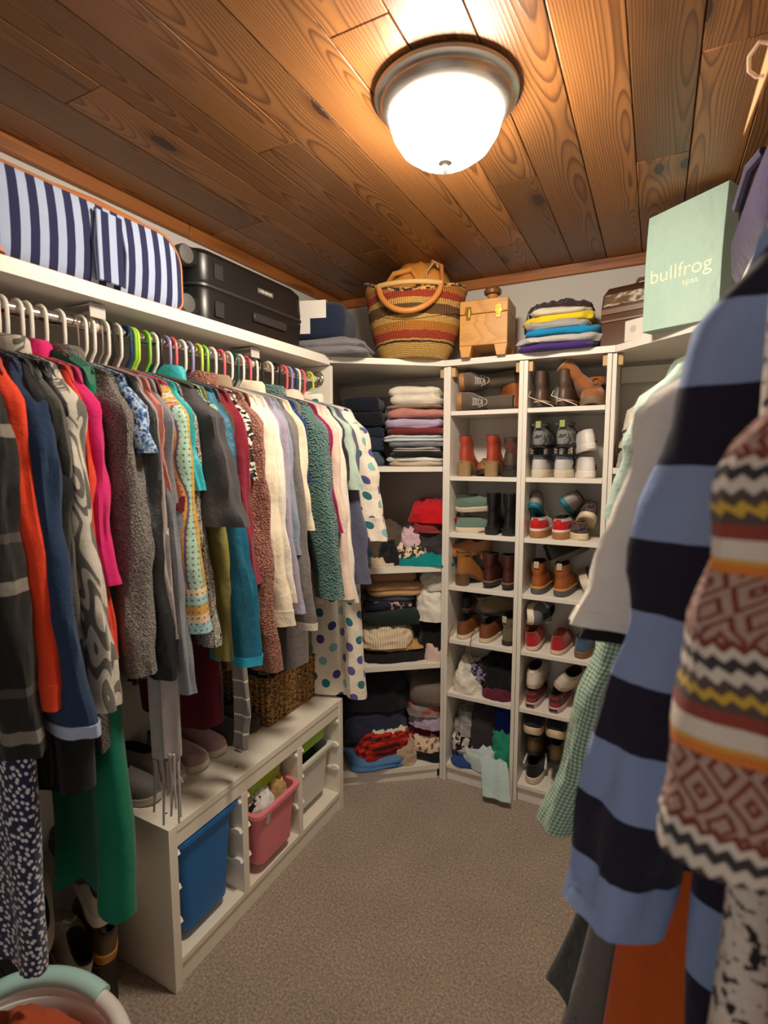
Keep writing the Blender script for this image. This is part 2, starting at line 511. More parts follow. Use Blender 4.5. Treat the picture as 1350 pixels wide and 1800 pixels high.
# ---------------------------------------------------------------- top shelf boards
ZT = 2.046
def board(label, poly, th, group=None):
    m = MB(); m.prism(poly, 0, th)
    o = m.build('shelf_board', WHITE, None, loc=(0, 0, ZT - th)); return tag(o, label, 'shelf')
board('long white shelf board along the left wall under the striped bag', [(WL + .002, -.4), (-1.30, -.4), (-1.30, 2.0), (WL + .002, 2.0)], .036)
board('angled white top board in the left corner under the woven basket', [(WL + .002, 2.001), (-1.30, 2.001), (-.880, 2.322), (-.880, WB - .002), (WL + .002, WB - .002)], .026)
board('straight white top board above the two shoe towers', [(-.879, 2.322), (-.161, 2.322), (-.161, WB - .002), (-.879, WB - .002)], .026)
board('angled white top board in the right corner under the brown train case', [(-.160, 2.322), (.17, 2.0), (WR - .002, 2.0), (WR - .002, WB - .002), (-.160, WB - .002)], .026)
board('white shelf board along the right wall above the hanging striped shirt', [(.17, -.4), (WR - .002, -.4), (WR - .002, 1.999), (.17, 1.999)], .03)

PINE = wood((226, 192, 140), (196, 152, 96), 3, .6, 2, False, .1, 'pine')
def panel(m, x0, x1, y0, y1, z0, z1): m.box(((x0 + x1) / 2, (y0 + y1) / 2, (z0 + z1) / 2), (abs(x1 - x0), abs(y1 - y0), abs(z1 - z0)), bev=.0012)
LV = [1.815, 1.514, 1.245, .99, .728, .458, .088]
def tower(label, x0, x1):
    t = thing('shoe_tower', label, 'shelving', ((x0 + x1) / 2, 2.33, 0))
    h = (x1 - x0) / 2
    for s in (-1, 1):
        m = MB(); panel(m, s * h, s * (h - .018), 0, .285, 0, 2.018); m.build('side_panel', WHITE, t)
        m = MB(); panel(m, s * (h - .0185), s * (h - .036), .012, .045, 1.972, 2.016); m.build('wood_cleat', PINE, t)
    for z in LV:
        m = MB(); panel(m, -h + .019, h - .019, .003, .28, z - .02, z); m.build('shelf', WHITE, t)
    m = MB(); panel(m, -h + .019, h - .019, .018, .034, 0, LV[-1] - .0205); m.build('kick_board', WHITE, t)
    m = MB(); panel(m, -h + .019, h - .019, .281, .285, 0, 2.01); m.build('back_panel', WHITE, t)
    return t
tower('narrow white shoe tower on the left, beside the corner shelves', -.873, -.523)
tower('narrow white shoe tower on the right, with paired sneakers', -.522, -.172)

def corner(label, A, B, sx, levels):
    # A: front end at the side wall, B: front end at the tower; sx = -1 left, +1 right
    t = thing('corner_shelves', label, 'shelving', (A[0], A[1], 0))
    wx = WL + .004 if sx < 0 else WR - .004
    L = lambda x, y: (x - A[0], y - A[1])
    m = MB(); x0, y0 = L(wx, A[1]); panel(m, 0, x0, 0, .018, 0, 2.008); m.build('side_panel', WHITE, t)
    xb, yb = L(*B)
    m = MB(); panel(m, xb, xb - .016 * -sx, yb + .004, WB - .008 - A[1], 0, 2.018); m.build('side_panel', WHITE, t)
    ix = xb + sx * .018
    for z in levels:
        poly = [L(A[0], A[1] + .02), (ix, yb - .0), (ix, WB - .006 - A[1]), (x0, WB - .006 - A[1]), (x0, .02)]
        if sx > 0: poly = poly[::-1]
        m = MB(); m.prism(poly, z - .024, z); m.build('shelf', WHITE, t)
    d = Vector((xb, yb, 0)); nrm = Vector((-d.y, d.x, 0)).normalized() * (1 if sx < 0 else -1)
    p = [Vector((0, .02, 0)) + nrm * .02, d + nrm * .02 - d.normalized() * .02, d + nrm * .036 - d.normalized() * .02, Vector((0, .02, 0)) + nrm * .036]
    poly = [(q.x, q.y) for q in p]
    if sx > 0: poly = poly[::-1]
    m = MB(); m.prism(poly, 0, levels[-1] - .025); m.build('kick_board', WHITE, t)
    m = MB(); panel(m, ix, x0, WB - .026 - A[1], WB - .006 - A[1], 1.93, 2.0); m.build('back_rail', WHITE, t)
    for s in (0,):
        m = MB(); panel(m, ix, ix + sx * .02, yb + .015, yb + .05, 1.972, 2.016); m.build('wood_cleat', PINE, t)
    return t
CL = [1.56, 1.08, .60, .075]
corner('angled white corner shelves on the left, full of folded clothes', (-1.30, 2.005), (-.874, 2.33), -1, CL)
corner('angled white corner shelves on the right, mostly behind hanging shirts', (.17, 2.005), (-.170, 2.33), 1, CL)

# ---------------------------------------------------------------- rods
CHROME = plain((226, 222, 216), .12, 1.0)
RXL, RXR, RZ = -1.37, .20, 1.952
def rod(label, x, y0, y1):
    t = thing('closet_rod', label, 'rod', (x, y1, RZ))
    m = MB(); m.tube([(0, y0 - y1, 0), (0, 0, 0)], .0165, 20); m.build('pole', CHROME, t)
    m = MB(); m.tube([(0, -.012, 0), (0, -.004, 0), (0, 0, 0)], [.021, .034, .036], 24); m.build('flange', CHROME, t)
    for yy in (.93, 1.55):
        if x < 0:
            m = MB(); m.box((.035, yy - y1 + .0, .0355), (.004, .045, .037), bev=.001); m.box((-.02, yy - y1, .049), (.11, .045, .004), bev=.001)
            m.tube([(.0, yy - y1 - .014, 0), (.0, yy - y1 + .014, 0)], .0195, 18)
            m.box((.012, yy - y1, .03), (.045, .024, .012), bev=.001)
            m.build('bracket', plain((196, 190, 182), .5), t)
    return t
rod('chrome closet rod under the left shelf, carrying the long row of clothes', RXL, .1, 2.004)
rod('chrome closet rod under the right shelf, carrying the near shirts', RXR, -.3, 2.004)

# ---------------------------------------------------------------- low storage unit with bins
CREAM = plain((236, 228, 212), .45, var=.02)
UX, UY0, UY1, UH, UD = -1.20, .971, 1.925, .526, .42
unit = thing('storage_bench', 'low white three-bay storage bench with sliding plastic bins under the clothes', 'storage unit', (UX, UY0, 0))
LEN = UY1 - UY0
divs = [0, LEN / 3, 2 * LEN / 3, LEN]
m = MB(); panel(m, -UD, -.002, .0293, LEN - .0293, UH - .024, UH); m.build('top_panel', CREAM, unit)
for i, d in enumerate(divs):
    m = MB()
    c = d + (.0145 if i == 0 else (-.0145 if i == 3 else 0))
    panel(m, -UD, -.001 if i in (0, 3) else -.004, c - .0145, c + .0145, 0 if i in (0, 3) else .07, UH if i in (0, 3) else UH - .0745)
    m.build('upright', CREAM, unit)
m = MB(); panel(m, -.026, -.006, .03, LEN - .03, UH - .074, UH - .0245); m.build('front_rail', CREAM, unit)
m = MB(); panel(m, -UD + .01, -.005, .03, LEN - .03, .068, .088); m.build('bottom_shelf', CREAM, unit)
m = MB(); panel(m, -.03, -.012, .03, LEN - .03, .0, .0675); m.build('kick_board', CREAM, unit)
m = MB(); panel(m, -UD, -UD + .006, .03, LEN - .03, .09, UH - .025); m.build('back_panel', CREAM, unit)
RUN = [.205, .315, .425]
rm = MB(); prof = [(-.33, -.006), (-.012, -.006), (-.004, .0), (-.012, .012), (-.03, .012), (-.05, .002), (-.33, .002)]
for i in range(3):
    for s in (0, 1):
        yy = divs[i] + (.029 if i == 0 else .0145) if s == 0 else divs[i + 1] - (.029 if i == 2 else .0145)
        sg = 1 if s == 0 else -1
        for z in RUN:
            m = MB(); r0 = [(x, yy, z + q) for x, q in prof]; r1 = [(x, yy + sg * .012, z + q) for x, q in prof]
            m.loft([r0, r1]); m.build('runner', plain((244, 240, 230), .35), unit)
m = MB()
for yy, xx in ((.33, -.05), (.05, -.07)): m.lathe([(.0035, 0), (.0035, .0006)], 10, (xx, yy, UH))
m.build('screw_hole', plain((30, 25, 20), .8), unit)

def rrect(hx, hy, r, z, n=5, cx=0, cy=0):
    pts = []
    for k, (sx, sy) in enumerate(((1, 1), (-1, 1), (-1, -1), (1, -1))):
        for i in range(n):
            a = PI / 2 * k + PI / 2 * i / (n - 1)
            pts.append((cx + sx * (hx - r) + r * math.cos(a), cy + sy * (hy - r) + r * math.sin(a), z))
    return pts
def bin_(label, rgb, bay, z0, z1, xf, depth=.34, wid=.256):
    b = plain(rgb, .38, var=.02)
    yc = UY0 + (divs[bay] + divs[bay + 1]) / 2 + (.005 if bay == 0 else -.005 if bay == 2 else 0)
    t = thing('storage_bin', label, 'storage bin', (xf - depth / 2, yc, z0))
    h = z1 - z0; tp = .012 + h * .03
    hx, hy = depth / 2, wid / 2 - .012
    prof = [(hx - tp - .008, hy - tp - .008, 0), (hx - tp, hy - tp, .008), (hx - .008, hy - .002, h - .004), (hx - .011, hy - .005, h - .004), (hx - tp - .003, hy - tp - .003, .01)]
    m = MB(); m.loft([rrect(a, c, .03, z) for a, c, z in prof]); m.build('bin_body', b, t)
    m = MB(); m.loft([rrect(hx - .0105, hy - .0045, .028, h - .003), rrect(hx + .004, hy + .010, .03, h - .004), rrect(hx + .006, hy + .012, .03, h - .014), rrect(hx + .0075, hy + .0125, .03, h - .014), rrect(hx + .0075, hy + .0125, .03, h), rrect(hx - .0105, hy - .0045, .028, h)], False, False)
    m.build('rim', b, t)
    return t
bin_('tall blue plastic bin in the nearest bay of the storage bench', (28, 108, 176), 0, .116, .446, UX - .008)
bin_('lime green shallow bin above the pink bin', (150, 186, 40), 1, .362, .446, UX - .035)
bin_('pink plastic bin pulled out of the middle bay, full of clothes', (226, 130, 138), 1, .122, .342, UX + .02)
bin_('lime green shallow bin above the white bin', (150, 200, 50), 2, .362, .446, UX - .035)
bin_('white plastic bin in the farthest bay of the storage bench', (222, 220, 210), 2, .122, .335, UX - .03)
# ---------------------------------------------------------------- hanging clothes
def hanger(label, x, y, rgb, group, w=.2, wire=False, mat=None):
    t = thing('clothes_hanger', label, 'hanger', (x, y, RZ - .102), group=group)
    mt = mat or plain(rgb, .32 if not wire else .25, 1.0 if wire else 0)
    r = .0024 if wire else .0047
    R = .0255
    zc = .102 + .0165 + r + .0003 - R
    pts = [(0, 0, -.012), (.0, 0, .004), (.010, 0, .018), (R * .92, 0, .034), (R, 0, .06)]
    for i in range(13):
        a = -.05 + (PI * 1.12) * i / 12
        pts.append((R * math.cos(a), 0, zc + R * math.sin(a)))
    m = MB(); m.tube(pts, r, 8); m.build('hook', mt, t)
    m = MB(); m.tube([(-w, 0, -.078), (-w * .96, 0, -.068), (-.1, 0, -.038), (-.02, 0, -.014), (0, 0, -.010), (.02, 0, -.014), (.1, 0, -.038), (w * .96, 0, -.068), (w, 0, -.078), (w * .92, 0, -.088), (0, 0, -.090), (-w * .92, 0, -.088), (-w, 0, -.078)], r, 6)
    m.build('shoulder_frame', mt, t)
    return t

def garment(name, label, cat, y, mat, hem, slv=None, side=1, w=.205, b=.016, rx=.058, ry=.034, lean=.07, sway=.0, cuff=None, collar=None,
            hem_mat=None, seed=0, flare=.0, blean=.0, group=None, fold=1.0, sleeve_mat=None, top=.0, x=None, cuff_len=.045, bell=0.0, strap=False, sag=0.0, slz=None, hood=None):
    rn = random.Random(seed * 13 + 5)
    xr = (RXL if side > 0 else RXR) if x is None else x
    zn = RZ - .094 + top
    t = thing(name, label, cat, (xr, y, hem), group=group)
    H = zn - hem
    ph = [rn.uniform(0, 6.28) for _ in range(8)]
    NT_, NV = 44, 22
    k1, k2 = rn.uniform(24, 34), rn.uniform(52, 70)
    def body_ring(tt, sc=1.0):
        ring = []
        narrow = 1 - (.10 if slv is not None else 0) * smooth(tt / .18)
        a = w * narrow * (1 + flare * tt) * sc
        bb = b * (.55 + .45 * smooth(tt / .25)) * sc
        for j in range(NT_):
            th = 2 * PI * j / NT_
            cx_, sy_ = math.cos(th), math.sin(th)
            px = a * math.copysign(abs(cx_) ** .55, cx_)
            py = bb * math.copysign(abs(sy_) ** .75, sy_)
            A = .017 * fold * smooth(tt * 1.3) * (.5 + .5 * tt)
            py += A * math.sin(k1 * px + ph[0] + 1.3 * tt) + A * .45 * math.sin(k2 * px + ph[1] - 2 * tt)
            px += side * blean * tt + .012 * fold * tt * math.sin(5 * tt + ph[2]) + .006 * fold * tt * math.sin(3 * th + ph[3])
            py += fold * .010 * smooth(tt * 2) * noise.noise(Vector((px * 11 + seed, tt * H * 5, cx_ * .6)))
            ax = abs(px) / max(w, .01)
            zt = -.058 * min(1.0, ax) ** 1.2 - (.03 * max(0, ax - .93) / .07 if ax > .93 else 0)
            if strap: zt = -.03 - .02 * ax
            z = lerp(zt, -H, tt) + .012 * fold * tt * math.sin(6 * px / w + ph[4])
            ring.append((px, py, z + H))
        return ring
    rings = [body_ring((i / NV) ** 1.15) for i in range(NV + 1)]
    nb = NV - 1 if hem_mat else NV
    m = MB(); m.loft(rings[:nb + 1][::-1], not hem_mat, True)
    m.build('body', mat, t)
    if hem_mat:
        m = MB(); m.loft([body_ring(1.0, 1.04), body_ring(.985, 1.05), rings[nb]], True, False); m.build('hem_band', hem_mat, t)
    if slv is not None:
        sm = sleeve_mat or mat
        for s in (side, -side):
            zs = -.066 if slz is None else slz
            zend = slv - zn if s == side else max(slv - zn, -.5)
            Ls = zs - zend
            n = max(8, int(Ls / .03) + 4)
            ctr = []; rad = []
            for i in range(n + 1):
                f = i / n
                d = f * Ls
                ox = w - .045 + .035 * smooth(d / .10) + (lean if s == side else .02) * (f ** 1.2)
                oy = sway * f + .010 * fold * math.sin(7 * f + ph[5]) * f
                zz = zs + .012 - d
                ctr.append(Vector((s * ox, oy, zz)))
                g = smooth(d / .07)
                q = lerp(1.0, .80, f) + bell * smooth((f - .4) / .6)
                q *= 1 + .05 * fold * math.sin(16 * f + ph[6])
                rad.append((rx * q * (.55 + .45 * g), ry * q * (.45 + .55 * g)))
            NS = 28
            def ring(i, sc=1.0):
                out = []
                c = ctr[i]; a, bq = rad[i]; f = i / n
                for j in range(NS):
                    th = 2 * PI * j / NS
                    e = 1 + fold * (.08 * math.sin(3 * th + ph[7] + 2.5 * f) + .06 * math.sin(5 * th - 3 * f + ph[2]) + .24 * noise.noise(Vector((1.1 * math.cos(th) + seed, 1.1 * math.sin(th), f * Ls * 5))) + .12 * noise.noise(Vector((2.4 * math.cos(th), 2.4 * math.sin(th) + seed, f * Ls * 16))))
                    e += fold * .05 * math.sin(26 * f + 2 * math.sin(th + ph[1]))
                    out.append((c.x + a * sc * e * math.cos(th), c.y + bq * sc * e * math.sin(th), c.z + H + .35 * a * math.cos(th) * s * -1 * (1 - smooth(f * 4))))
                return out
            ke = max(1, int(cuff_len / (Ls / n) + .5)) if cuff else 0
            rr = [ring(i) for i in range(n + 1)]
            inner = [tuple(Vector(p) + Vector((0, 0, .02))) for p in ring(n, .86)]
            m = MB(); m.loft(([inner] if not cuff else []) + rr[:n - ke + 1][::-1], True, True)
            m.build('sleeve', sm, t)
            if cuff:
                m = MB(); m.loft([[tuple(Vector(p) + Vector((0, 0, .02))) for p in ring(n, .84)]] + [ring(i, 1.05 if i == n - ke else 1.0) for i in range(n, n - ke - 1, -1)], True, True); m.build('cuff', cuff, t)
    if collar:
        cm = collar if not isinstance(collar, bool) else mat
        rs = []
        for (sc, z, tl) in ((.98, -.03, 0), (1.0, 0, 0), (.93, .022, .3), (.98, .030, .5), (1.12, .018, .5), (1.18, -.012, .2)):
            rs.append([(.072 * sc * math.cos(2 * PI * j / 24) * (1 + .06 * math.sin(3 * 2 * PI * j / 24 + ph[0])), (.026 + b * .4) * sc * math.sin(2 * PI * j / 24), H + z - .010 * abs(math.cos(2 * PI * j / 24))) for j in range(24)])
        m = MB(); m.loft(rs, False, False); m.build('collar', cm, t)
    if hood:
        rs = []
        for (sx_, sy_, z) in ((.07, .03, -.07), (.085, .045, -.045), (.08, .05, -.015), (.06, .04, .008), (.03, .02, .014)):
            rs.append([(side * .03 + sx_ * math.cos(2 * PI * j / 20), -.015 + sy_ * math.sin(2 * PI * j / 20), H + z + .006 * math.sin(4 * j)) for j in range(20)])
        m = MB(); m.loft(rs); m.build('hood', hood, t)
    return t

WH = (236, 232, 222)
GRP_H = 'hangers on the left closet rod'
# fabric library
F = dict(
    knitstripe=bands([(0, (30, 29, 28)), (.30, (120, 114, 106)), (.38, (36, 34, 33)), (.62, (70, 66, 62)), (.68, (28, 27, 26))], 2, .30, .0, fine=500),
    orange=cloth((226, 66, 32)), orange2=cloth((214, 58, 34)), navy=cloth((30, 52, 84), weave=500, bump=.3), black=cloth((24, 24, 25)), black2=cloth((32, 32, 34), satin=True),
    greyheather=marl((56, 56, 52), (98, 97, 90), 600, .4), zebra=zebra(), pink=cloth((206, 30, 104)), boucle=marl((52, 48, 46), (150, 142, 134), 330, 1.0, .5),
    puffer=cloth((34, 36, 38), satin=True), floral=camo([(52, 66, 112), (104, 140, 186), (170, 190, 205), (60, 70, 100)], 70), greyjersey=cloth((152, 142, 138)),
    burg=cloth((110, 28, 40)), boho=boho(), turq=cloth((52, 176, 186), satin=True), zig=camo([(36, 34, 33), (190, 184, 172)], 90, (1, 1, .4), .3), cream=cloth((232, 216, 188)),
    tee=cloth((70, 68, 70)), olive=cloth((150, 140, 72), satin=True), teal=cloth((10, 96, 124), satin=True), tealtrim=cloth((40, 168, 200), satin=True), leaf=camo([(60, 84, 66), (150, 178, 150), (36, 46, 38)], 60),
    seq=marl((38, 32, 28), (110, 92, 70), 500, .6), crimson=cloth((128, 28, 48)), rust=marl((96, 42, 34), (196, 140, 120), 300, 1.0, .52), bw=camo([(226, 220, 208), (40, 38, 38)], 40, (1, 1, 2)),
    ivory=cloth((236, 222, 196)), white=cloth((230, 222, 208)), lav=cloth((160, 152, 172)), lblue=cloth((140, 152, 170)), greystripe=bands([(0, (140, 132, 126)), (.9, (226, 220, 210))], 2, .06, 0),
    sherpa=sherpa((82, 122, 116)), navy2=cloth((34, 56, 110)), magenta=cloth((140, 30, 78)), blush=cloth((230, 204, 186)), lace=marl((26, 24, 24), (60, 56, 54), 500, .5), mint=cloth((176, 196, 184)),
    slate=cloth((92, 92, 114)), robe=dots((238, 226, 208), [(38, 120, 124), (92, 88, 150), (134, 184, 182), (40, 112, 120), (70, 66, 132)], 13, .25), green=cloth((0, 112, 84)), navydot=dots((34, 38, 70), [(214, 212, 214), (206, 206, 214)], 75, .3, .8),
    maroon=cloth((92, 12, 34)), scarf=cloth((176, 166, 164)), grey=cloth((120, 114, 110)), greydot=marl((100, 104, 112), (150, 154, 160), 700, .3), fur=marl((34, 30, 26), (92, 84, 72), 300, 1.0), taupe=cloth((150, 130, 108)), salmon=cloth((190, 120, 110)), lightgrey=cloth((178, 174, 168)), brown=cloth((92, 66, 44)), char=cloth((58, 56, 58)), dwhite=cloth((206, 200, 186)))

def hang(y, nm, desc, cat, mat, hem, hcol, slv=None, wire=False, hname='plastic', hang_it=True, **k):
    """garment with its hanger on the left rod; desc is the unique description"""
    garment(nm, desc[0], cat, y, F[mat], hem, slv, seed=int(y * 1000), group='clothes on the left closet rod', **k)
    if hang_it:
        hn, rgb = hcol
        hanger('%s hanger holding the %s on the left rod' % (hn, desc[1]), RXL, y, rgb, GRP_H, min(.2, k.get('w', .205) - .008), wire)

W_ = ('white plastic', WH); G_ = ('lime green plastic', (140, 206, 60)); P_ = ('coral pink plastic', (230, 104, 112)); B_ = ('navy blue plastic', (30, 60, 110)); K_ = ('black plastic', (34, 32, 32))
V_ = ('lavender plastic', (156, 146, 190)); C_ = ('chrome wire', (220, 216, 210)); Y_ = ('yellow-green plastic', (200, 220, 80)); T_ = ('dark green plastic', (40, 84, 76)); LB = ('pale blue plastic', (170, 196, 214))

hang(.415, 'sweater', ('charcoal knit sweater at the near end of the left rod', 'charcoal knit sweater'), 'sweater', 'greyheather', 1.1, W_, 1.08, w=.2)
hang(.552, 'dress', ('long navy dress with white speckles hanging nearest on the left', 'navy speckled dress'), 'dress', 'navydot', .52, W_, None, w=.235, b=.03, flare=.10, blean=.02)
hang(.560, 'cardigan', ('black chunky cardigan with grey stripes at the left edge', 'black striped cardigan'), 'cardigan', 'knitstripe', .95, W_, 1.0, rx=.075, ry=.042, lean=.06, b=.026, sway=-.01)
hang(.602, 'jacket', ('bright orange jacket between the striped cardigan and the navy fleece', 'orange jacket'), 'jacket', 'orange', 1.05, W_, 1.08, cuff=F['orange'], rx=.050, ry=.028, lean=.085, fold=.7)
hang(.636, 'fleece', ('dark navy fleece with pale blue trim at the cuff', 'navy fleece'), 'fleece', 'navy', 1.0, W_, 1.015, cuff=cloth((166, 178, 205)), cuff_len=.014, rx=.066, ry=.034, lean=.10, bell=.25, fold=.7)
hang(.656, 'jacket', ('thin black jacket behind the navy fleece', 'thin black jacket'), 'jacket', 'black', .86, W_, 1.22, lean=.05, w=.21)
hang(.676, 'sweater', ('dark grey heather sweater left of the zebra print sweater', 'dark grey heather sweater'), 'sweater', 'greyheather', 1.0, C_, 1.2, True, lean=.05)
hang(.694, 'jacket', ('black zip jacket right beside the zebra print sweater', 'black zip jacket'), 'jacket', 'black2', .82, W_, 1.10, lean=.03)
hang(.712, 'sweater', ('grey and white zebra print sweater with long sleeves', 'zebra print sweater'), 'sweater', 'zebra', .92, W_, 1.03, rx=.060, ry=.040, lean=.09, b=.022, collar=True)
hang(.745, 'jacket', ('red-orange jacket between the zebra sweater and the pink jacket', 'red-orange jacket'), 'jacket', 'orange2', 1.02, W_, 1.12, rx=.05, ry=.026, lean=.055)
hang(.766, 'jacket', ('hot pink jacket with a stand-up collar', 'hot pink jacket'), 'jacket', 'pink', 1.16, W_, 1.30, collar=True, rx=.052, ry=.028, lean=.055)
hang(.800, 'dress', ('long emerald green dress hanging down beside the storage bench', 'emerald green dress'), 'dress', 'green', .47, W_, None, w=.11, x=RXL + .08, b=.04, flare=.25, blean=.03, fold=1.3)
hang(.845, 'cardigan', ('grey marled boucle cardigan with thick sleeves', 'grey boucle cardigan'), 'cardigan', 'boucle', 1.03, W_, 1.06, rx=.066, ry=.046, lean=.055, b=.03, collar=True)
hang(.880, 'blouse', ('blue floral short-sleeved blouse behind the boucle cardigan', 'blue floral blouse'), 'blouse', 'floral', 1.2, C_, 1.60, True, rx=.052, ry=.03, lean=.055)
hang(.902, 'jacket', ('black quilted jacket behind the boucle cardigan', 'black quilted jacket'), 'jacket', 'puffer', 1.0, W_, 1.02, rx=.056, ry=.034, lean=.06)
hang(.925, 'top', ('light grey jersey top with smooth sleeves', 'light grey jersey top'), 'top', 'greyjersey', 1.05, W_, 1.12, rx=.05, ry=.024, lean=.055)
hang(.948, 'shirt', ('pinkish rose shirt behind the light grey jersey top', 'rose shirt'), 'shirt', 'salmon', 1.2, C_, 1.50, True, rx=.045, ry=.02, lean=.02)
hang(.966, 'shirt', ('grey-blue speckled shirt with long sleeves below the boho blouse', 'grey-blue speckled shirt'), 'shirt', 'greydot', .98, W_, .96, rx=.045, ry=.024, lean=.075)
hang(.982, 'blouse', ('burgundy blouse left of the boho print blouse', 'burgundy blouse'), 'blouse', 'burg', 1.18, K_, 1.45, rx=.045, ry=.02, lean=.04)
hang(1.004, 'blouse', ('boho print blouse in yellow, mint and orange stripes', 'boho print blouse'), 'blouse', 'boho', 1.06, W_, 1.12, rx=.074, ry=.040, lean=.05, bell=.2, b=.026, fold=.5)
hang(1.035, 'top', ('turquoise satin top behind the boho print blouse', 'turquoise satin top'), 'top', 'turq', 1.25, B_, 1.50, rx=.055, ry=.026, lean=.045)
hang(1.050, 'top', ('black and white zigzag top beside the dark grey tee', 'zigzag top'), 'top', 'zig', 1.08, G_, 1.06, rx=.05, ry=.026, lean=.07)
hang(1.060, 'tank_top', ('cream tank top hanging beside the dark grey tee', 'cream tank top'), 'top', 'cream', 1.25, Y_, None, w=.17, b=.012)
hang(1.098, 't_shirt', ('dark grey tee with wide half sleeves', 'dark grey tee'), 't-shirt', 'tee', 1.2, G_, 1.40, rx=.084, ry=.038, lean=.10, b=.022, bell=.18)
hang(1.125, 'blouse', ('leafy green print blouse behind the dark grey tee', 'leafy green blouse'), 'blouse', 'leaf', 1.2, W_, 1.58, rx=.06, ry=.024, lean=.05)
hang(1.140, 'blouse', ('olive satin blouse with a wide cuff below the dark grey tee', 'olive satin blouse'), 'blouse', 'olive', 1.06, K_, .985, cuff=F['olive'], cuff_len=.06, rx=.05, ry=.028, lean=.045)
hang(1.172, 'dress', ('teal satin dress with bright blue hem trim', 'teal satin dress'), 'dress', 'teal', .96, V_, .975, rx=.06, ry=.034, lean=.105, cuff=F['tealtrim'], cuff_len=.018, bell=.2, collar=F['turq'], hem_mat=F['tealtrim'])
hang(1.195, 'top', ('dark brown sequined top beside the crimson sweater', 'brown sequined top'), 'top', 'seq', 1.1, P_, 1.38, rx=.046, ry=.022, lean=.02)
hang(1.232, 'sweater', ('crimson red sweater with long narrow sleeves', 'crimson sweater'), 'sweater', 'crimson', 1.14, W_, 1.2, rx=.056, ry=.034, lean=.06, b=.022)
hang(1.262, 'blouse', ('black and white print blouse behind the crimson sweater', 'black and white print blouse'), 'blouse', 'bw', 1.2, V_, 1.52, rx=.046, ry=.022, lean=.045)
hang(1.300, 'cardigan', ('rust brown marled cardigan with a fluffy hem', 'rust marled cardigan'), 'cardigan', 'rust', .90, Y_, .90, rx=.064, ry=.040, lean=.075, b=.030, collar=True)
hang(1.325, 'blouse', ('dark plum blouse behind the rust cardigan', 'plum blouse'), 'blouse', 'burg', 1.2, G_, 1.5, lean=.0, rx=.04, ry=.02)
hang(1.362, 'jacket', ('ivory satin jacket with buttoned cuffs', 'ivory satin jacket'), 'jacket', 'ivory', 1.08, W_, 1.03, cuff=F['ivory'], cuff_len=.06, rx=.062, ry=.038, lean=.075, b=.024, collar=F['taupe'])
hang(1.402, 'shirt', ('white cotton shirt right behind the ivory jacket', 'white cotton shirt'), 'shirt', 'white', 1.08, P_, 1.10, rx=.052, ry=.024, lean=.075)
hang(1.215, 'scarf', ('grey striped knit scarf hanging far below the clothes', 'grey striped scarf'), 'scarf', 'greystripe', .66, W_, None, w=.028, b=.012, x=RXL + .225, blean=.0, top=-.80, hang_it=False)
hang(1.440, 'shirt', ('lavender striped shirt between the white shirt and the cream cardigan', 'lavender shirt'), 'shirt', 'lav', 1.0, W_, 1.05, rx=.048, ry=.024, lean=.08)
hang(1.470, 'top', ('grey-blue top with a collar band beside the cream cardigan', 'grey-blue top'), 'top', 'lblue', 1.05, T_, 1.25, rx=.05, ry=.026, lean=.05)
hang(1.498, 'shirt', ('grey shirt with white hem line below the lavender shirt', 'grey long shirt'), 'shirt', 'grey', .98, W_, .98, rx=.052, ry=.026, lean=.095, cuff=F['white'], cuff_len=.012)
hang(1.535, 'cardigan', ('cream cardigan with rounded shoulder left of the sherpa coat', 'cream cardigan'), 'cardigan', 'cream', 1.15, P_, 1.33, rx=.056, ry=.030, lean=.055, b=.022, collar=True)
hang(1.572, 'top', ('navy blue top behind the cream cardigan', 'navy top'), 'top', 'navy2', 1.2, W_, 1.5, rx=.046, ry=.022, lean=.02)
hang(1.600, 'trousers', ('grey knit trousers hanging above the wicker basket', 'grey knit trousers'), 'trousers', 'grey', .80, K_, None, w=.2, b=.025, blean=.02, fold=1.4)
hang(1.660, 'coat', ('teal green sherpa coat with thick sleeves', 'teal sherpa coat'), 'coat', 'sherpa', 1.04, W_, 1.055, rx=.074, ry=.050, lean=.085, b=.034, collar=True, fold=.6)
hang(1.705, 'blouse', ('magenta blouse between the sherpa coat and the blush sweater', 'magenta blouse'), 'blouse', 'magenta', 1.15, K_, 1.3, rx=.046, ry=.022, lean=.07)
hang(1.752, 'sweater', ('blush pink sweater right of the sherpa coat', 'blush sweater'), 'sweater', 'blush', 1.0, P_, 1.03, rx=.058, ry=.034, lean=.085, b=.024, hood=F['blush'])
hang(1.785, 'cardigan', ('white knit cardigan behind the blush sweater', 'white knit cardigan'), 'cardigan', 'white', 1.02, V_, 1.01, rx=.054, ry=.028, lean=.10)
hang(1.812, 'blouse', ('black lace blouse between the blush sweater and the slate sweatshirt', 'black lace blouse'), 'blouse', 'lace', 1.2, B_, 1.5, rx=.05, ry=.024, lean=.05)
hang(1.838, 't_shirt', ('pale mint tee with short sleeve beside the slate sweatshirt', 'pale mint tee'), 't-shirt', 'mint', 1.2, W_, 1.46, rx=.06, ry=.026, lean=.085)
hang(1.872, 'sweatshirt', ('slate purple sweatshirt left of the polka dot robe', 'slate sweatshirt'), 'sweatshirt', 'slate', 1.06, P_, 1.07, rx=.060, ry=.036, lean=.105, b=.024, cuff=F['slate'])
hang(1.935, 'robe', ('cream fleece robe with teal and purple polka dots', 'polka dot robe'), 'robe', 'robe', .545, Y_, 1.235, rx=.066, ry=.048, lean=.088, sway=.05, b=.042, w=.225, cuff=F['robe'], cuff_len=.09, bell=.12, flare=.18, collar=True, blean=.06)

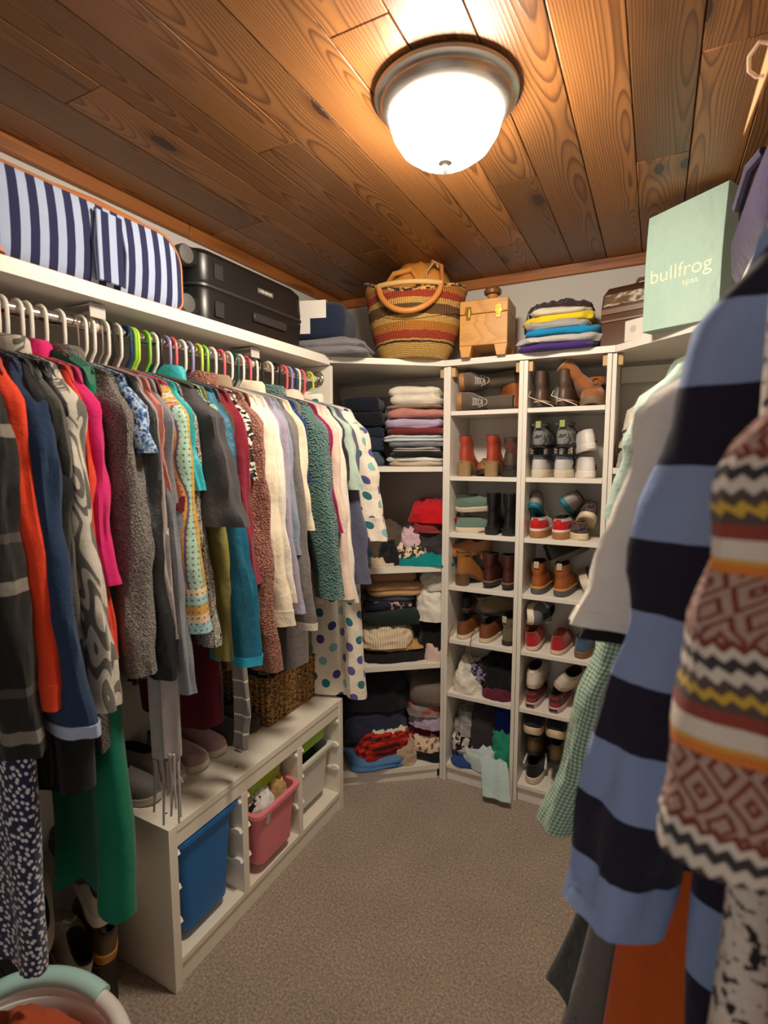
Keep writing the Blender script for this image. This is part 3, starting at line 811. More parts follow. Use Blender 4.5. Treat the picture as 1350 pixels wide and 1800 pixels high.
# longer pieces that show only below the row
hang(.690, 'skirt', ('black skirt hanging below the navy fleece', 'black skirt'), 'skirt', 'black', .84, K_, None, w=.21, b=.04, blean=.05, hang_it=False)
hang(.745, 'vest', ('brown fur vest below the zebra print sweater', 'brown fur vest'), 'vest', 'fur', .90, K_, None, w=.2, b=.03, blean=.05, hang_it=False)
hang(1.185, 'skirt', ('maroon skirt hanging in the shadow above the bench', 'maroon skirt'), 'skirt', 'maroon', .74, K_, None, w=.16, b=.05, blean=.0, hang_it=False)

# shawl with fringe
sh = thing('shawl', 'light grey shawl with long fringe hanging over the bench corner', 'shawl', (-1.155, .935, .79), group='clothes on the left closet rod')
m = MB(); rs = []
for i in range(16):
    f = i / 15; z = f * .62
    rs.append([(.048 * math.cos(2 * PI * j / 24) * (1 + .2 * math.sin(3 * j * .26 + 3 * f)), .022 * math.sin(2 * PI * j / 24) * (1 + .3 * math.sin(5 * j * .26)), z + .01 * math.sin(j)) for j in range(24)])
m.loft(rs); m.build('cloth', F['scarf'], sh)
rf = random.Random(4)
for j in range(14):
    x_, y_ = rf.uniform(-.042, .046), rf.uniform(-.018, .018); L_ = rf.uniform(.08, .20)
    m = MB(); m.tube([(x_, y_, .02), (x_ + rf.uniform(-.006, .01), y_, -.05), (x_ + rf.uniform(-.01, .014), y_ + rf.uniform(-.01, .01), -L_)], [.0045, .004, .003], 6)
    m.build('fringe_strand', F['scarf'], sh)

# ---------------------------------------------------------------- right rod, close to the camera
def hangr(y, nm, desc, cat, mat, hem, hcol, slv=None, **k):
    mt = F[mat] if isinstance(mat, str) else mat
    garment(nm, desc[0], cat, y, mt, hem, slv, side=-1, seed=int(y * 1000) + 77, group='clothes on the right closet rod', **k)
    hn, rgb = hcol
    hanger('%s hanger holding the %s on the right rod' % (hn, desc[1]), RXR, y, rgb, 'hangers on the right closet rod', min(.2, k.get('w', .205) - .008))
RUGBY = bands([(0, (30, 28, 48)), (.5, (134, 154, 198))], 2, .18, .95, wob=.003)
IKAT = ikat()
SPECK = camo([(40, 38, 40), (208, 198, 188), (214, 204, 194)], 95, (1, 1, 1), 0, True, 2)
hangr(.47, 'sweater', ('patterned mauve and rust woven sweater closest to the camera', 'patterned woven sweater'), 'sweater', IKAT, 1.24, W_, 1.28, w=.115, top=-.12, rx=.052, ry=.045, lean=.03, b=.04)
hangr(.52, 'dress', ('black and white speckled dress below the patterned sweater', 'speckled dress'), 'dress', SPECK, .85, W_, None, w=.125, b=.03, flare=.1, blean=.0)
hangr(.43, 'skirt', ('salmon pink skirt at the lower right edge', 'salmon skirt'), 'skirt', 'salmon', .72, K_, None, w=.13, b=.03, blean=-.02)
hangr(.63, 'shirt', ('long sleeved shirt with wide navy and blue stripes', 'blue striped shirt'), 'shirt', RUGBY, .93, W_, 1.05, w=.130, rx=.056, ry=.042, lean=.10, b=.04, bell=.18, flare=.10, fold=1.2, top=.01, sleeve_mat=bands([(0, (30, 28, 48)), (.5, (134, 154, 198))], 2, .155, .726, wob=.003))
hangr(.71, 'jacket', ('royal blue jacket behind the striped shirt', 'royal blue jacket'), 'jacket', cloth((12, 44, 104)), .93, W_, 1.1, w=.10, lean=.06, top=-.05)
hangr(.77, 't_shirt', ('cream tee with wide short sleeve left of the striped shirt', 'cream tee'), 't-shirt', cloth((240, 230, 218)), 1.1, W_, 1.36, w=.145, rx=.06, ry=.035, lean=.10, b=.025, bell=.2, top=-.05)
hangr(.80, 'sweater', ('thin black sweater peeking out behind the cream tee', 'thin black sweater'), 'sweater', 'black', 1.1, K_, 1.33, w=.13, rx=.05, ry=.03, lean=.125, top=-.08)
hangr(.88, 'trousers', ('burnt orange trousers hanging low beneath the striped shirt', 'orange trousers'), 'trousers', cloth((190, 84, 24)), .50, W_, None, w=.13, b=.03, blean=.125, flare=.0, top=-.04)
hangr(.93, 'trousers', ('grey sweat trousers hanging low left of the orange trousers', 'grey sweat trousers'), 'trousers', cloth((104, 98, 96)), .48, W_, None, w=.14, b=.03, blean=.19, top=-.04)
hangr(.965, 'skirt', ('black skirt peeking out left of the grey sweat trousers', 'low black skirt'), 'skirt', 'black', .58, K_, None, w=.14, b=.028, blean=.20, top=-.04)
hangr(.92, 'shirt', ('green gingham shirt hanging behind the cream tee', 'green gingham shirt'), 'shirt', gingham((212, 222, 210), (146, 176, 154), (82, 124, 98), .0075), .95, W_, .93, w=.14, rx=.060, ry=.035, lean=.18, b=.026, top=-.03)
hangr(1.02, 'shirt', ('navy and white plaid shirt behind the green gingham shirt', 'navy plaid shirt'), 'shirt', gingham((190, 194, 196), (92, 104, 118), (50, 60, 74), .009), .98, W_, 1.0, w=.15, rx=.05, ry=.03, lean=.155, b=.02, top=-.03)
hangr(1.30, 'blouse', ('pale mint blouse hanging farther back on the right rod', 'pale mint blouse'), 'blouse', 'mint', 1.25, W_, 1.45, w=.19, rx=.055, ry=.03, lean=.07, b=.025)
# ---------------------------------------------------------------- folded and heaped clothes
def folded(name, label, cat, c, size, mat, rz=0.0, seed=0, layers=2, mess=1.0, rot=None, group=None, print_mat=None):
    rn = random.Random(seed + 31); w, d, h = size[0] / 2, size[1] / 2, size[2]
    o1, o2 = rn.uniform(0, 90), rn.uniform(0, 90)
    N = 40; K = 4 * layers
    def ringat(rad, z, edge):
        r = []
        for j in range(N):
            th = 2 * PI * j / N; cx_, sy_ = math.cos(th), math.sin(th)
            x = w * rad * math.copysign(abs(cx_) ** .42, cx_); y = d * rad * math.copysign(abs(sy_) ** .42, sy_)
            q = noise.noise(Vector((x * 9 + o1, y * 9 + o2, z * 8 + seed)))
            q2 = noise.noise(Vector((x * 24 + o2, y * 24 + o1, z * 60)))
            x += mess * edge * (.024 * q + .010 * q2); y += mess * edge * (.022 * q - .009 * q2)
            zz = z + mess * (.010 * q * min(1, z / h * 1.2) + .004 * q2 * (z / h))
            r.append((x, y, max(zz, 0.0003)))
        return r
    rings = [ringat(.90, .0004, .6)]
    for i in range(K + 1):
        f = i / K
        bul = abs(math.sin(PI * f * layers))
        rings.append(ringat(.93 + .07 * bul ** .6, h * (.04 + .9 * f), 1))
    for rad, z in ((.86, 1.0), (.66, 1.03), (.40, 1.035), (.14, 1.03)): rings.append(ringat(rad, h * z, .5))
    m = MB(); m.loft(rings)
    o = m.build(name, mat, None, loc=c, rot=rot or (0, 0, rz), angle=80)
    return tag(o, label, cat, group)

def heap(name, label, cat, c, size, mat, rz=0.0, seed=0, rough=1.0, rot=None, group=None):
    w, d, h = size[0] / 2, size[1] / 2, size[2]
    rings = []; N, K = 72, 30; s = seed * 7.31
    for i in range(K + 1):
        f = i / K; ph = f * PI / 2
        cr = math.cos(ph) ** .55 if i < K else .02; cz = math.sin(ph) ** .9
        r = []
        for j in range(N):
            th = 2 * PI * j / N
            x, y = w * cr * math.copysign(abs(math.cos(th)) ** .7, math.cos(th)), d * cr * math.copysign(abs(math.sin(th)) ** .7, math.sin(th))
            z = h * cz
            p = Vector((x, y, z))
            a = 1 - abs(noise.noise(p * 11 + Vector((s, 0, s)))) * 2.0
            b2 = 1 - abs(noise.noise(p * 23 + Vector((0, s, 3)))) * 2.0
            b3 = 1 - abs(noise.noise(p * 42 + Vector((s, s, 9)))) * 2.0
            e = 1 + rough * (.13 * (a - .4) + .07 * (b2 - .4) + .03 * (b3 - .4)) + .12 * rough * noise.noise(Vector((math.cos(th) * 1.3 + s, math.sin(th) * 1.3, 0)))
            q = noise.noise(p * 9 + Vector((s, 5, 1)))
            r.append((x * e, y * e, max(.0005, z * (1 + rough * .3 * q * (z / h)) + rough * (.028 * (b2 - .5) + .010 * (b3 - .5)) * (z / h))))
        rings.append(r)
    m = MB(); m.loft(rings)
    o = m.build(name, mat, None, loc=c, rot=rot or (0, 0, rz), angle=80)
    return tag(o, label, cat, group)

def stack(c, items, rz, seed, group, w=.27, d=.3, mess=.95):
    z = c[2]
    for i, (nm, label, cat, mat, h, dw, ly) in enumerate(items):
        rn = random.Random(seed * 50 + i)
        folded(nm, label, cat, (c[0] + rn.uniform(-.008, .008), c[1] + rn.uniform(-.006, .006), z), (w + dw, d + rn.uniform(-.02, .02), h), mat, rz + rn.uniform(-.05, .05), seed * 10 + i, ly, mess, group=group)
        z += h * 1.0
    return z
CR = 0.655   # turn of the left corner's front edge
g = 'folded clothes on the upper left corner shelf'
PINKS = cloth((190, 128, 118))
stack((-1.045, 2.40, 1.5605), [
    ('folded_sweater', 'oatmeal folded sweater at the bottom of the upper corner stack', 'sweater', cloth((196, 178, 158)), .022, .0, 1),
    ('folded_shirt', 'white folded shirt second from the bottom of the upper corner stack', 'shirt', cloth((226, 224, 218)), .024, .01, 1),
    ('folded_shirt', 'black folded shirt low in the upper corner stack', 'shirt', F['black'], .022, -.01, 1),
    ('folded_shirt', 'light grey folded shirt above the black one in the corner stack', 'shirt', cloth((172, 166, 162)), .024, -.012, 2),
    ('folded_shirt', 'blue-grey folded shirt in the middle of the upper corner stack', 'shirt', cloth((126, 130, 140)), .024, .0, 1),
    ('folded_shirt', 'pale ice blue folded shirt in the upper corner stack', 'shirt', cloth((206, 212, 214)), .034, .02, 2),
    ('folded_sweater', 'dark red folded sweater in the upper corner stack', 'sweater', cloth((116, 40, 42)), .032, .012, 1),
    ('folded_shirt', 'lilac folded shirt in the upper corner stack', 'shirt', cloth((184, 168, 196)), .046, .012, 1),
    ('folded_sweater', 'dusty rose folded sweater in the upper corner stack', 'sweater', PINKS, .042, .026, 1),
    ('folded_sweater', 'taupe folded sweater under the white blanket in the corner', 'sweater', cloth((140, 122, 104)), .02, .0, 1),
    ('folded_blanket', 'off-white folded blanket on top of the upper corner stack', 'blanket', cloth((222, 212, 194), weave=300), .085, .0, 2)], CR * .35, 1, g, .265, .26)
stack((-1.36, 2.38, 1.5605), [
    ('folded_jeans', 'faded blue folded jeans at the bottom of the denim stack', 'jeans', cloth((70, 88, 112)), .075, .0, 1),
    ('folded_jeans', 'dark blue folded jeans second in the denim stack', 'jeans', cloth((34, 48, 66)), .06, .0, 1),
    ('folded_jeans', 'blue-black folded jeans in the middle of the denim stack', 'jeans', cloth((26, 38, 54)), .06, .01, 1),
    ('folded_jeans', 'black folded jeans above the dark blue pairs', 'jeans', cloth((18, 20, 26)), .07, -.03, 1),
    ('folded_jeans', 'navy folded jeans on top of the denim stack', 'jeans', cloth((18, 24, 38)), .07, -.06, 1)], .4, 2, 'folded jeans on the upper left corner shelf', .27, .3)
g = 'clothes heaped on the middle left corner shelf'
heap('heaped_shirt', 'teal green top lying at the front of the middle corner shelf', 'top', (-1.02, 2.38, 1.0805), (.32, .20, .045), cloth((0, 128, 128)), .4, 3, .9)
heap('heaped_scarf', 'cream scarf with black strings lying on the teal top', 'scarf', (-1.06, 2.345, 1.115), (.17, .11, .05), camo([(224, 206, 180), (60, 52, 46)], 60), .5, 4, 1.2)
heap('heaped_shirt', 'dark charcoal shirt heaped behind the white scrap', 'shirt', (-.985, 2.455, 1.11), (.24, .20, .17), cloth((58, 54, 56)), .2, 5, 1.0)
heap('heaped_shirt', 'brick red top draped over the charcoal shirt', 'top', (-.985, 2.45, 1.235), (.22, .19, .085), cloth((150, 54, 52)), .3, 6, 1.3)
heap('heaped_shirt', 'bright red top crowning the heap on the middle corner shelf', 'top', (-.975, 2.45, 1.285), (.23, .21, .10), cloth((196, 18, 30)), .2, 7, .9)
heap('heaped_shirt', 'pale pink camisole hanging out of the heap', 'top', (-1.065, 2.375, 1.155), (.12, .09, .10), cloth((220, 186, 196)), .6, 8, 1.0)
heap('heaped_shirt', 'hot pink scrap of a top beside the camisole', 'top', (-1.115, 2.41, 1.13), (.10, .10, .09), cloth((200, 30, 100)), .2, 9, 1.2)
heap('heaped_trousers', 'brown trousers bundled behind the robe sleeve', 'trousers', (-1.25, 2.40, 1.0805), (.26, .26, .20), cloth((92, 78, 68)), .5, 10, .8)
heap('heaped_belt', 'black belt bag slung at the left of the middle shelf', 'bag', (-1.165, 2.31, 1.0805), (.10, .16, .09), F['black'], .9, 11, 1.0)
heap('heaped_shirt', 'beige scrap of cloth at the front edge of the middle shelf', 'shirt', (-1.17, 2.235, 1.0805), (.17, .07, .022), cloth((206, 188, 160)), .7, 12, 1.0)
# blue plastic bag at the shelf edge, beside the robe
bp = thing('spray_bottle', 'blue and clear plastic bottle standing behind the robe sleeve', 'bottle', (-1.225, 2.165, 1.0805))
m = MB(); m.lathe([(.034, 0), (.038, .006), (.038, .085), (.030, .11), (.014, .125)], 20); m.build('bottle_body', plain((58, 92, 120), .15, coat=.6), bp)
m = MB(); m.lathe([(.013, .125), (.013, .145), (.017, .147), (.017, .168), (.008, .172)], 16); m.box((.02, 0, .16), (.04, .012, .012)); m.build('cap', plain((150, 190, 200), .3), bp)
g = 'clothes on the lower left corner shelf'
heap('folded_trousers', 'black trousers at the bottom of the third corner shelf', 'trousers', (-1.15, 2.33, .6005), (.36, .24, .06), F['black'], CR, 13, .5)
heap('heaped_sweater', 'mustard trousers under the cream ribbed sweater', 'trousers', (-1.14, 2.33, .655), (.30, .20, .035), cloth((188, 148, 90)), CR, 14, .7)
heap('heaped_sweater', 'cream ribbed sweater bunched on the third corner shelf', 'sweater', (-1.17, 2.30, .672), (.27, .20, .11), bands([(0, (222, 204, 176)), (.7, (186, 166, 138))], 0, .012, 0), CR, 15, 1.0)
folded('folded_sweater', 'dark forest green folded sweater on the third corner shelf', 'sweater', (-1.16, 2.34, .78), (.28, .24, .07), cloth((26, 42, 34)), CR, 16, 1, 1.2)
folded('folded_shirt', 'navy folded tee with pink print on the third corner shelf', 't-shirt', (-1.19, 2.34, .85), (.24, .22, .045), camo([(38, 42, 62), (38, 42, 62), (210, 160, 150)], 22), CR, 17, 1, 1.0)
folded('folded_jeans', 'blue-grey folded jeans under the khaki trousers', 'jeans', (-1.19, 2.36, .893), (.26, .24, .028), cloth((66, 76, 94)), CR, 18, 1, .8)
folded('folded_trousers', 'khaki folded trousers on top of the third corner shelf', 'trousers', (-1.17, 2.37, .92), (.28, .26, .058), cloth((186, 146, 106)), CR, 19, 2, .6)
folded('folded_trousers', 'light khaki folded trousers crowning the third corner shelf', 'trousers', (-1.20, 2.40, .978), (.26, .24, .055), cloth((170, 134, 98)), CR, 20, 1, .6)
heap('heaped_trousers', 'black leggings at the right of the third corner shelf', 'leggings', (-.97, 2.46, .6005), (.17, .22, .20), cloth((20, 18, 22)), .2, 21, .8)
heap('heaped_shirt', 'white ribbed shirt spilling at the right of the third shelf', 'shirt', (-.965, 2.43, .80), (.17, .22, .15), cloth((226, 220, 208)), .1, 22, .8)
heap('heaped_shirt', 'white linen shirt squeezed under the middle corner shelf', 'shirt', (-.965, 2.47, .945), (.17, .2, .10), cloth((210, 204, 192)), .2, 23, .8)
heap('heaped_shirt', 'small pink top at the right end of the third corner shelf', 'top', (-.935, 2.365, .6005), (.09, .06, .075), cloth((220, 190, 180)), .2, 24, 1.0)
g = 'clothes on the bottom left corner shelf'
folded('folded_jeans', 'light denim folded jeans at the front of the bottom corner shelf', 'jeans', (-1.20, 2.22, .0755), (.30, .20, .055), cloth((84, 128, 178)), CR, 25, 2, 1.3)
heap('heaped_shirt', 'red plaid flannel shirt on the denim on the bottom shelf', 'shirt', (-1.17, 2.27, .125), (.30, .20, .10), gingham((196, 50, 36), (140, 28, 26), (60, 20, 22), .03, False, (216, 210, 190)), CR + .2, 26, 1.1)
heap('heaped_jeans', 'dark indigo jeans heaped over the plaid shirt', 'jeans', (-1.25, 2.33, .16), (.34, .26, .22), cloth((44, 48, 70)), .5, 27, .6)
heap('heaped_trousers', 'black trousers piled high on the bottom corner shelf', 'trousers', (-1.28, 2.35, .33), (.38, .32, .20), cloth((22, 22, 30)), .4, 28, .5)
heap('heaped_shirt', 'tan scrap of a shirt under the plaid flannel', 'shirt', (-1.07, 2.29, .0755), (.14, .12, .10), cloth((190, 164, 136)), .4, 29, 1.0)
folded('folded_shirt', 'black folded tee at the right of the bottom corner shelf', 't-shirt', (-.985, 2.44, .0755), (.22, .26, .05), F['black'], .1, 30, 1, .8)
heap('heaped_shirt', 'cream and tan blouse on the black tee', 'blouse', (-.99, 2.42, .122), (.21, .2, .085), camo([(224, 198, 172), (224, 198, 172), (120, 96, 76)], 40), .2, 31, 1.1)
heap('heaped_shirt', 'burgundy top between the blouse and the lilac top', 'top', (-1.0, 2.45, .19), (.22, .2, .07), cloth((84, 22, 36)), .2, 32, 1.0)
heap('heaped_shirt', 'lilac top in the right stack of the bottom corner shelf', 'top', (-.985, 2.43, .24), (.2, .2, .07), cloth((176, 158, 184)), .1, 33, 1.0)
heap('heaped_shirt', 'grey printed tee with coral lines in the bottom corner stack', 't-shirt', (-1.0, 2.43, .30), (.2, .2, .075), camo([(140, 130, 126), (140, 130, 126), (190, 90, 80)], 20), .1, 34, .9)
folded('folded_sweater', 'taupe folded sweater on top of the right bottom corner stack', 'sweater', (-.985, 2.45, .365), (.21, .26, .10), cloth((120, 108, 100)), .1, 35, 1, .9)

# clothes in the left tower's two lowest bays
heap('heaped_shirt', 'maroon top under the black clothes in the left tower', 'top', (-.62, 2.45, .4585), (.16, .2, .05), cloth((96, 34, 52)), 0, 41, .8)
heap('heaped_shirt', 'black leggings bundle in the left tower', 'leggings', (-.635, 2.49, .50), (.2, .22, .13), cloth((20, 18, 24)), 0, 42, .9)
heap('heaped_shirt', 'white top crumpled in the left tower above the floor bay', 'top', (-.775, 2.44, .4585), (.14, .17, .13), cloth((226, 218, 204)), .2, 43, 1.3)
heap('heaped_shirt', 'purple printed scrap beside the white crumpled top', 'top', (-.715, 2.44, .53), (.1, .12, .07), camo([(40, 36, 60), (140, 128, 160)], 60), 0, 44, 1.2)
heap('heaped_shirt', 'cobalt blue shirt at the bottom left of the tower', 'shirt', (-.77, 2.40, .0885), (.15, .13, .03), cloth((44, 70, 130)), .2, 45, .7)
heap('heaped_shirt', 'pale blue tee spilling out of the lowest left tower bay', 't-shirt', (-.69, 2.41, .094), (.29, .14, .10), cloth((196, 212, 212)), -.25, 46, .8)
fl = MB(); rs = []
for i in range(9):
    f = i / 8
    rs.append([(-.06 + .13 * j / 9 + .05 * f, -.10 * f + .004 * math.sin(5 * j), .075 - .135 * smooth(f) * (.2 + .8 * f) + .008 * math.sin(2 * j + 3 * f) * (1 - f)) for j in range(10)])
top_ = rs; bot_ = [[(x, y + .001, z - .004) for x, y, z in r] for r in rs]
fl.loft(top_, False, False, closed=False); fl.loft([r[::-1] for r in bot_], False, False, closed=False)
tag(fl.build('pale_towel', cloth((186, 208, 206)), None, loc=(-.63, 2.345, .10)), 'pale blue shirt tail hanging over the edge of the lowest left tower bay', 'shirt')
heap('heaped_shirt', 'black and white printed tee in the lowest left tower bay', 't-shirt', (-.775, 2.44, .15), (.14, .15, .10), camo([(30, 28, 30), (206, 200, 190)], 46), 0, 47, 1.1)
heap('heaped_shirt', 'silver grey top above the printed tee in the tower', 'top', (-.775, 2.46, .225), (.14, .15, .10), cloth((150, 150, 150), satin=True), .3, 48, 1.3)
heap('heaped_shirt', 'charcoal hoodie heaped in the middle of the lowest tower bay', 'hoodie', (-.70, 2.47, .16), (.15, .2, .20), cloth((48, 44, 48)), .2, 49, .8)
heap('heaped_shirt', 'jade green top at the right of the lowest tower bay', 'top', (-.60, 2.44, .13), (.13, .17, .15), cloth((36, 140, 110)), .2, 50, 1.0)
heap('heaped_shirt', 'royal blue shirt at the top right of the lowest tower bay', 'shirt', (-.61, 2.50, .25), (.14, .16, .12), cloth((22, 40, 130)), .1, 51, .8)
heap('heaped_shirt', 'cream sock bundle at the right edge of the lowest tower bay', 'socks', (-.575, 2.38, .0885), (.07, .08, .05), cloth((206, 196, 176)), .1, 52, 1.0)
# right corner shelves
for i, (z, rgb, nm) in enumerate(((1.5605, (168, 160, 148), 'grey knitted throw at the bottom of the right corner stack'), (1.64, (206, 196, 178), 'cream crumpled throw in the middle of the right corner stack'), (1.71, (222, 214, 198), 'off-white throw on top of the right corner stack'))):
    heap('heaped_throw', nm, 'throw', (-.035, 2.40, z), (.21 - .02 * i, .24, .09), cloth(rgb, weave=300), .2, 60 + i, 1.1)
heap('heaped_throw', 'sage green shirt on the middle right corner shelf', 'shirt', (-.02, 2.36, 1.0805), (.2, .26, .2), cloth((130, 146, 136)), .1, 64, .9)
# in the bins
heap('heaped_shirt', 'white and black clothes filling the pink bin', 'clothes', (-1.30, 1.40, .29), (.19, .13, .085), camo([(214, 204, 190), (214, 204, 190), (34, 30, 32)], 26), 0, 66, 1.2)
heap('heaped_shirt', 'grey-white sock bundle at the front of the pink bin', 'socks', (-1.235, 1.41, .28), (.09, .10, .08), cloth((222, 220, 220)), .2, 67, .7)
heap('heaped_shirt', 'tan cloth at the back right of the pink bin', 'clothes', (-1.28, 1.51, .285), (.13, .08, .08), cloth((196, 158, 104)), 0, 68, 1.1)
heap('heaped_shirt', 'dark green cloth heaped in the white bin', 'clothes', (-1.36, 1.75, .27), (.2, .18, .075), cloth((30, 48, 44)), 0, 69, 1.0)

# ---------------------------------------------------------------- shoes
def shoe(name, label, loc, rot, upper, sole, L=.265, W=.092, collar=.085, heel_h=0.0, sole_h=.024, lining=(40, 36, 34), counter=None, laces=None, toe=1.0, shaft=None, open_back=False, group=None, stripe=None, tab=None, cat='shoe', rand=None, bulk=1.0, springs=False, mark=None, patch=None, dangle=None):
    t = thing(name, label, cat, loc, rot, group)
    N = 36
    um = upper if not isinstance(upper, tuple) else plain(upper, .55)
    so = sole if not isinstance(sole, tuple) else plain(sole, .6)
    def outline(yb, yf, hw, z, waist=.86):
        r = []
        for j in range(N):
            th = 2 * PI * j / N
            s_, c_ = math.sin(th), math.cos(th)
            f = (1 + math.copysign(abs(s_) ** .8, s_)) / 2
            y = lerp(yb, yf, f)
            yy = max(0, min(1, y / L))
            prof = interp([0, .18, .42, .7, .86, 1], [.80, .80, .78, 1.0, .98, .86], yy) if waist < 1 else 1
            x = hw * prof * math.copysign(abs(c_) ** .7, c_)
            x += .006 * math.sin(yy * PI) * (1 if waist < 1 else 0)
            zo = heel_h * (1 - smooth((y / L - .12) / .5)) + .012 * max(0, (y / L - .8) / .2) ** 2
            r.append((x, y, z + zo))
        return r
    hw = W / 2
    m = MB()
    m.loft([outline(.004, L * .99, hw * 1.0, .0), outline(-.003, L * 1.008, hw * 1.07, sole_h * .25), outline(-.003, L * 1.008, hw * 1.07, sole_h * .9), outline(.0, L, hw, sole_h)])
    m.build('sole', so, t)
    if heel_h > .012:
        m = MB(); r0 = [(x * .82, y * .9 + .004, 0) for x, y, z in outline(0, L * .27, hw * .95, 0, 1)]; r1 = [(x, y, heel_h + .004) for x, y, z in outline(0, L * .29, hw * .84, 0, 1)]
        m.loft([r0, r1]); m.build('heel', so, t)
    top = collar
    lv = [(0, 1.0, 0, 1.0), (.25, .995, .0, 1.03), (.48, .95, .002, 1.0), (.62, .86, .003, .95), (.76, .72, .004, .86), (.90, .60, .003, .76), (1.0, .53, .0, .70)]
    base_h = min(top, .092) - 0
    rings = []
    for f, yf, yb, wd in lv:
        z = sole_h * .9 + (base_h - sole_h * .9) * f * toe
        rings.append(outline(yb, L * yf, hw * wd * .98 * bulk, z, .86 if f < .7 else .95))
    if top > .10:
        k = max(3, int((top - .092) / .025))
        for i in range(1, k + 1):
            f = i / k; z = lerp(.092, top, f)
            fl_ = (1 + .10 * f) if shaft is None else lerp(1, shaft, f)
            rings.append(outline(.002 - .004 * f, L * (.53 - .03 * smooth(f * 2)) * (1 + .04 * f), hw * .72 * fl_, z, 1))
    m = MB(); m.loft(rings, False, False); m.build('upper', um, t)
    lastr = rings[-1]
    cx_ = sum(p[0] for p in lastr) / N; cy_ = sum(p[1] for p in lastr) / N
    inn = [[(cx_ + (p[0] - cx_) * s_, cy_ + (p[1] - cy_) * s_, p[2] + dz) for p in lastr] for s_, dz in ((1.0, 0), (.96, .004), (.86, .001), (.80, -.03), (.74, -.05))]
    m = MB(); m.loft(inn, False, True); m.build('lining', plain(lining, .9), t)
    if counter is not None:
        rs = []
        for r in rings[:max(4, int(len(lv) * .8))]:
            rs.append([(p[0] * 1.035, p[1] - .0022, p[2] + .001) for p in [r[k % N] for k in range(N // 2 + 1, N)]])
        m = MB(); m.loft(rs, False, False, closed=False); m.build('heel_counter', counter if not isinstance(counter, tuple) else plain(counter, .5), t)
    if tab is not None:
        r = rings[4] if top <= .1 else rings[-1]; k0 = int(N * .75)
        p = r[k0]; m = MB(); m.box((p[0], p[1] - .0025, p[2] - .004), (.022, .005, .03), bev=.0015); ht = m.build('heel_tab', plain(tab, .6), t)
        if mark is not None:
            m = MB(); m.tube([(p[0] - .007, p[1] - .0056, p[2] - .002), (p[0] - .004, p[1] - .0058, p[2] - .006), (p[0] + .001, p[1] - .0058, p[2] - .004), (p[0] + .008, p[1] - .0056, p[2] + .003)], [.0004, .0014, .001, .0003], 6); m.build('swoosh_mark', plain(mark, .5), ht)
    if rand is not None:
        m = MB(); m.loft([outline(-.004, L * 1.01, hw * 1.085, sole_h * .86), outline(-.004, L * 1.01, hw * 1.085, sole_h * 1.12), outline(.0, L * 1.0, hw * .99, sole_h * 1.14)], False, False); m.build('welt', plain(rand, .6), t)
    if stripe is not None:
        for s in (-1, 1):
            m = MB(); m.tube([(s * hw * 1.02, L * .30, sole_h + .01), (s * hw * .94, L * .42, sole_h + .03), (s * hw * .80, L * .55, sole_h + .05)], .006, 6); m.build('side_stripe', plain(stripe, .5), t)
    if laces is not None:
        lm = plain(laces, .85)
        zt0 = base_h
        for i in range(4 if top <= .1 else 6):
            f = i / 4.0
            if i < 4:
                y = L * lerp(.78, .57, f); z = interp([.55, .62, .76, .90], [base_h * 1.0, base_h * .90, base_h * .78, base_h * .66], y / L) * toe + .004
                wv = hw * lerp(.52, .42, f)
            else:
                y = L * .555; z = .10 + .022 * (i - 4); wv = hw * .34
            m = MB(); m.tube([(-wv, y - .004, z - .012), (-wv * .5, y, z), (wv * .5, y + .002, z + .001), (wv, y - .002, z - .012)], .0026, 6); m.build('lace', lm, t)
        m = MB()
        for s in (-1, 1): m.tube([(0, L * .57, zt0 + .006), (s * .018, L * .60, zt0 + .014), (s * .026, L * .65, zt0 - .004), (s * .008, L * .61, zt0 + .002), (0, L * .57, zt0 + .006)], .0022, 6)
        m.build('lace_bow', lm, t)
    if springs:
        for s in (-1, 1):
            m = MB(); m.lathe([(.010, 0), (.015, .003), (.010, .008), (.015, .014), (.010, .019), (.015, .025), (.010, .030)], 14, (s * .028, .026, -.029)); m.build('spring', CHROME, t)
        m = MB(); m.box((0, .13, -.031), (.078, .25, .005), bev=.002); m.build('base_plate', plain((34, 34, 36), .5), t)
    if patch is not None:
        m = MB(); m.box((.001, -.0035, sole_h * .5), (.034, .003, .011), bev=.001); m.build('heel_patch', plain(patch, .6), t)
    if dangle is not None:
        m = MB(); m.tube(dangle[0], .002, 6); m.build('dangling_lace', plain(dangle[1], .8), t)
    return t
def pair(name, base, xs, y, z, group=None, rots=((0, 0, .03), (0, 0, -.03)), dz=(0, 0), **k):
    for i, x in enumerate(xs):
        shoe(name, ('left of the two ' if i == 0 else 'right of the two ') + base, (x, y, z + dz[i] + .0006), rots[i], group=group or base, **k)
LE = lambda rgb, r=.4: plain(rgb, r, var=.12)
SU = lambda rgb: cloth(rgb, .95, .3, 700, .2)
Y0 = 2.342
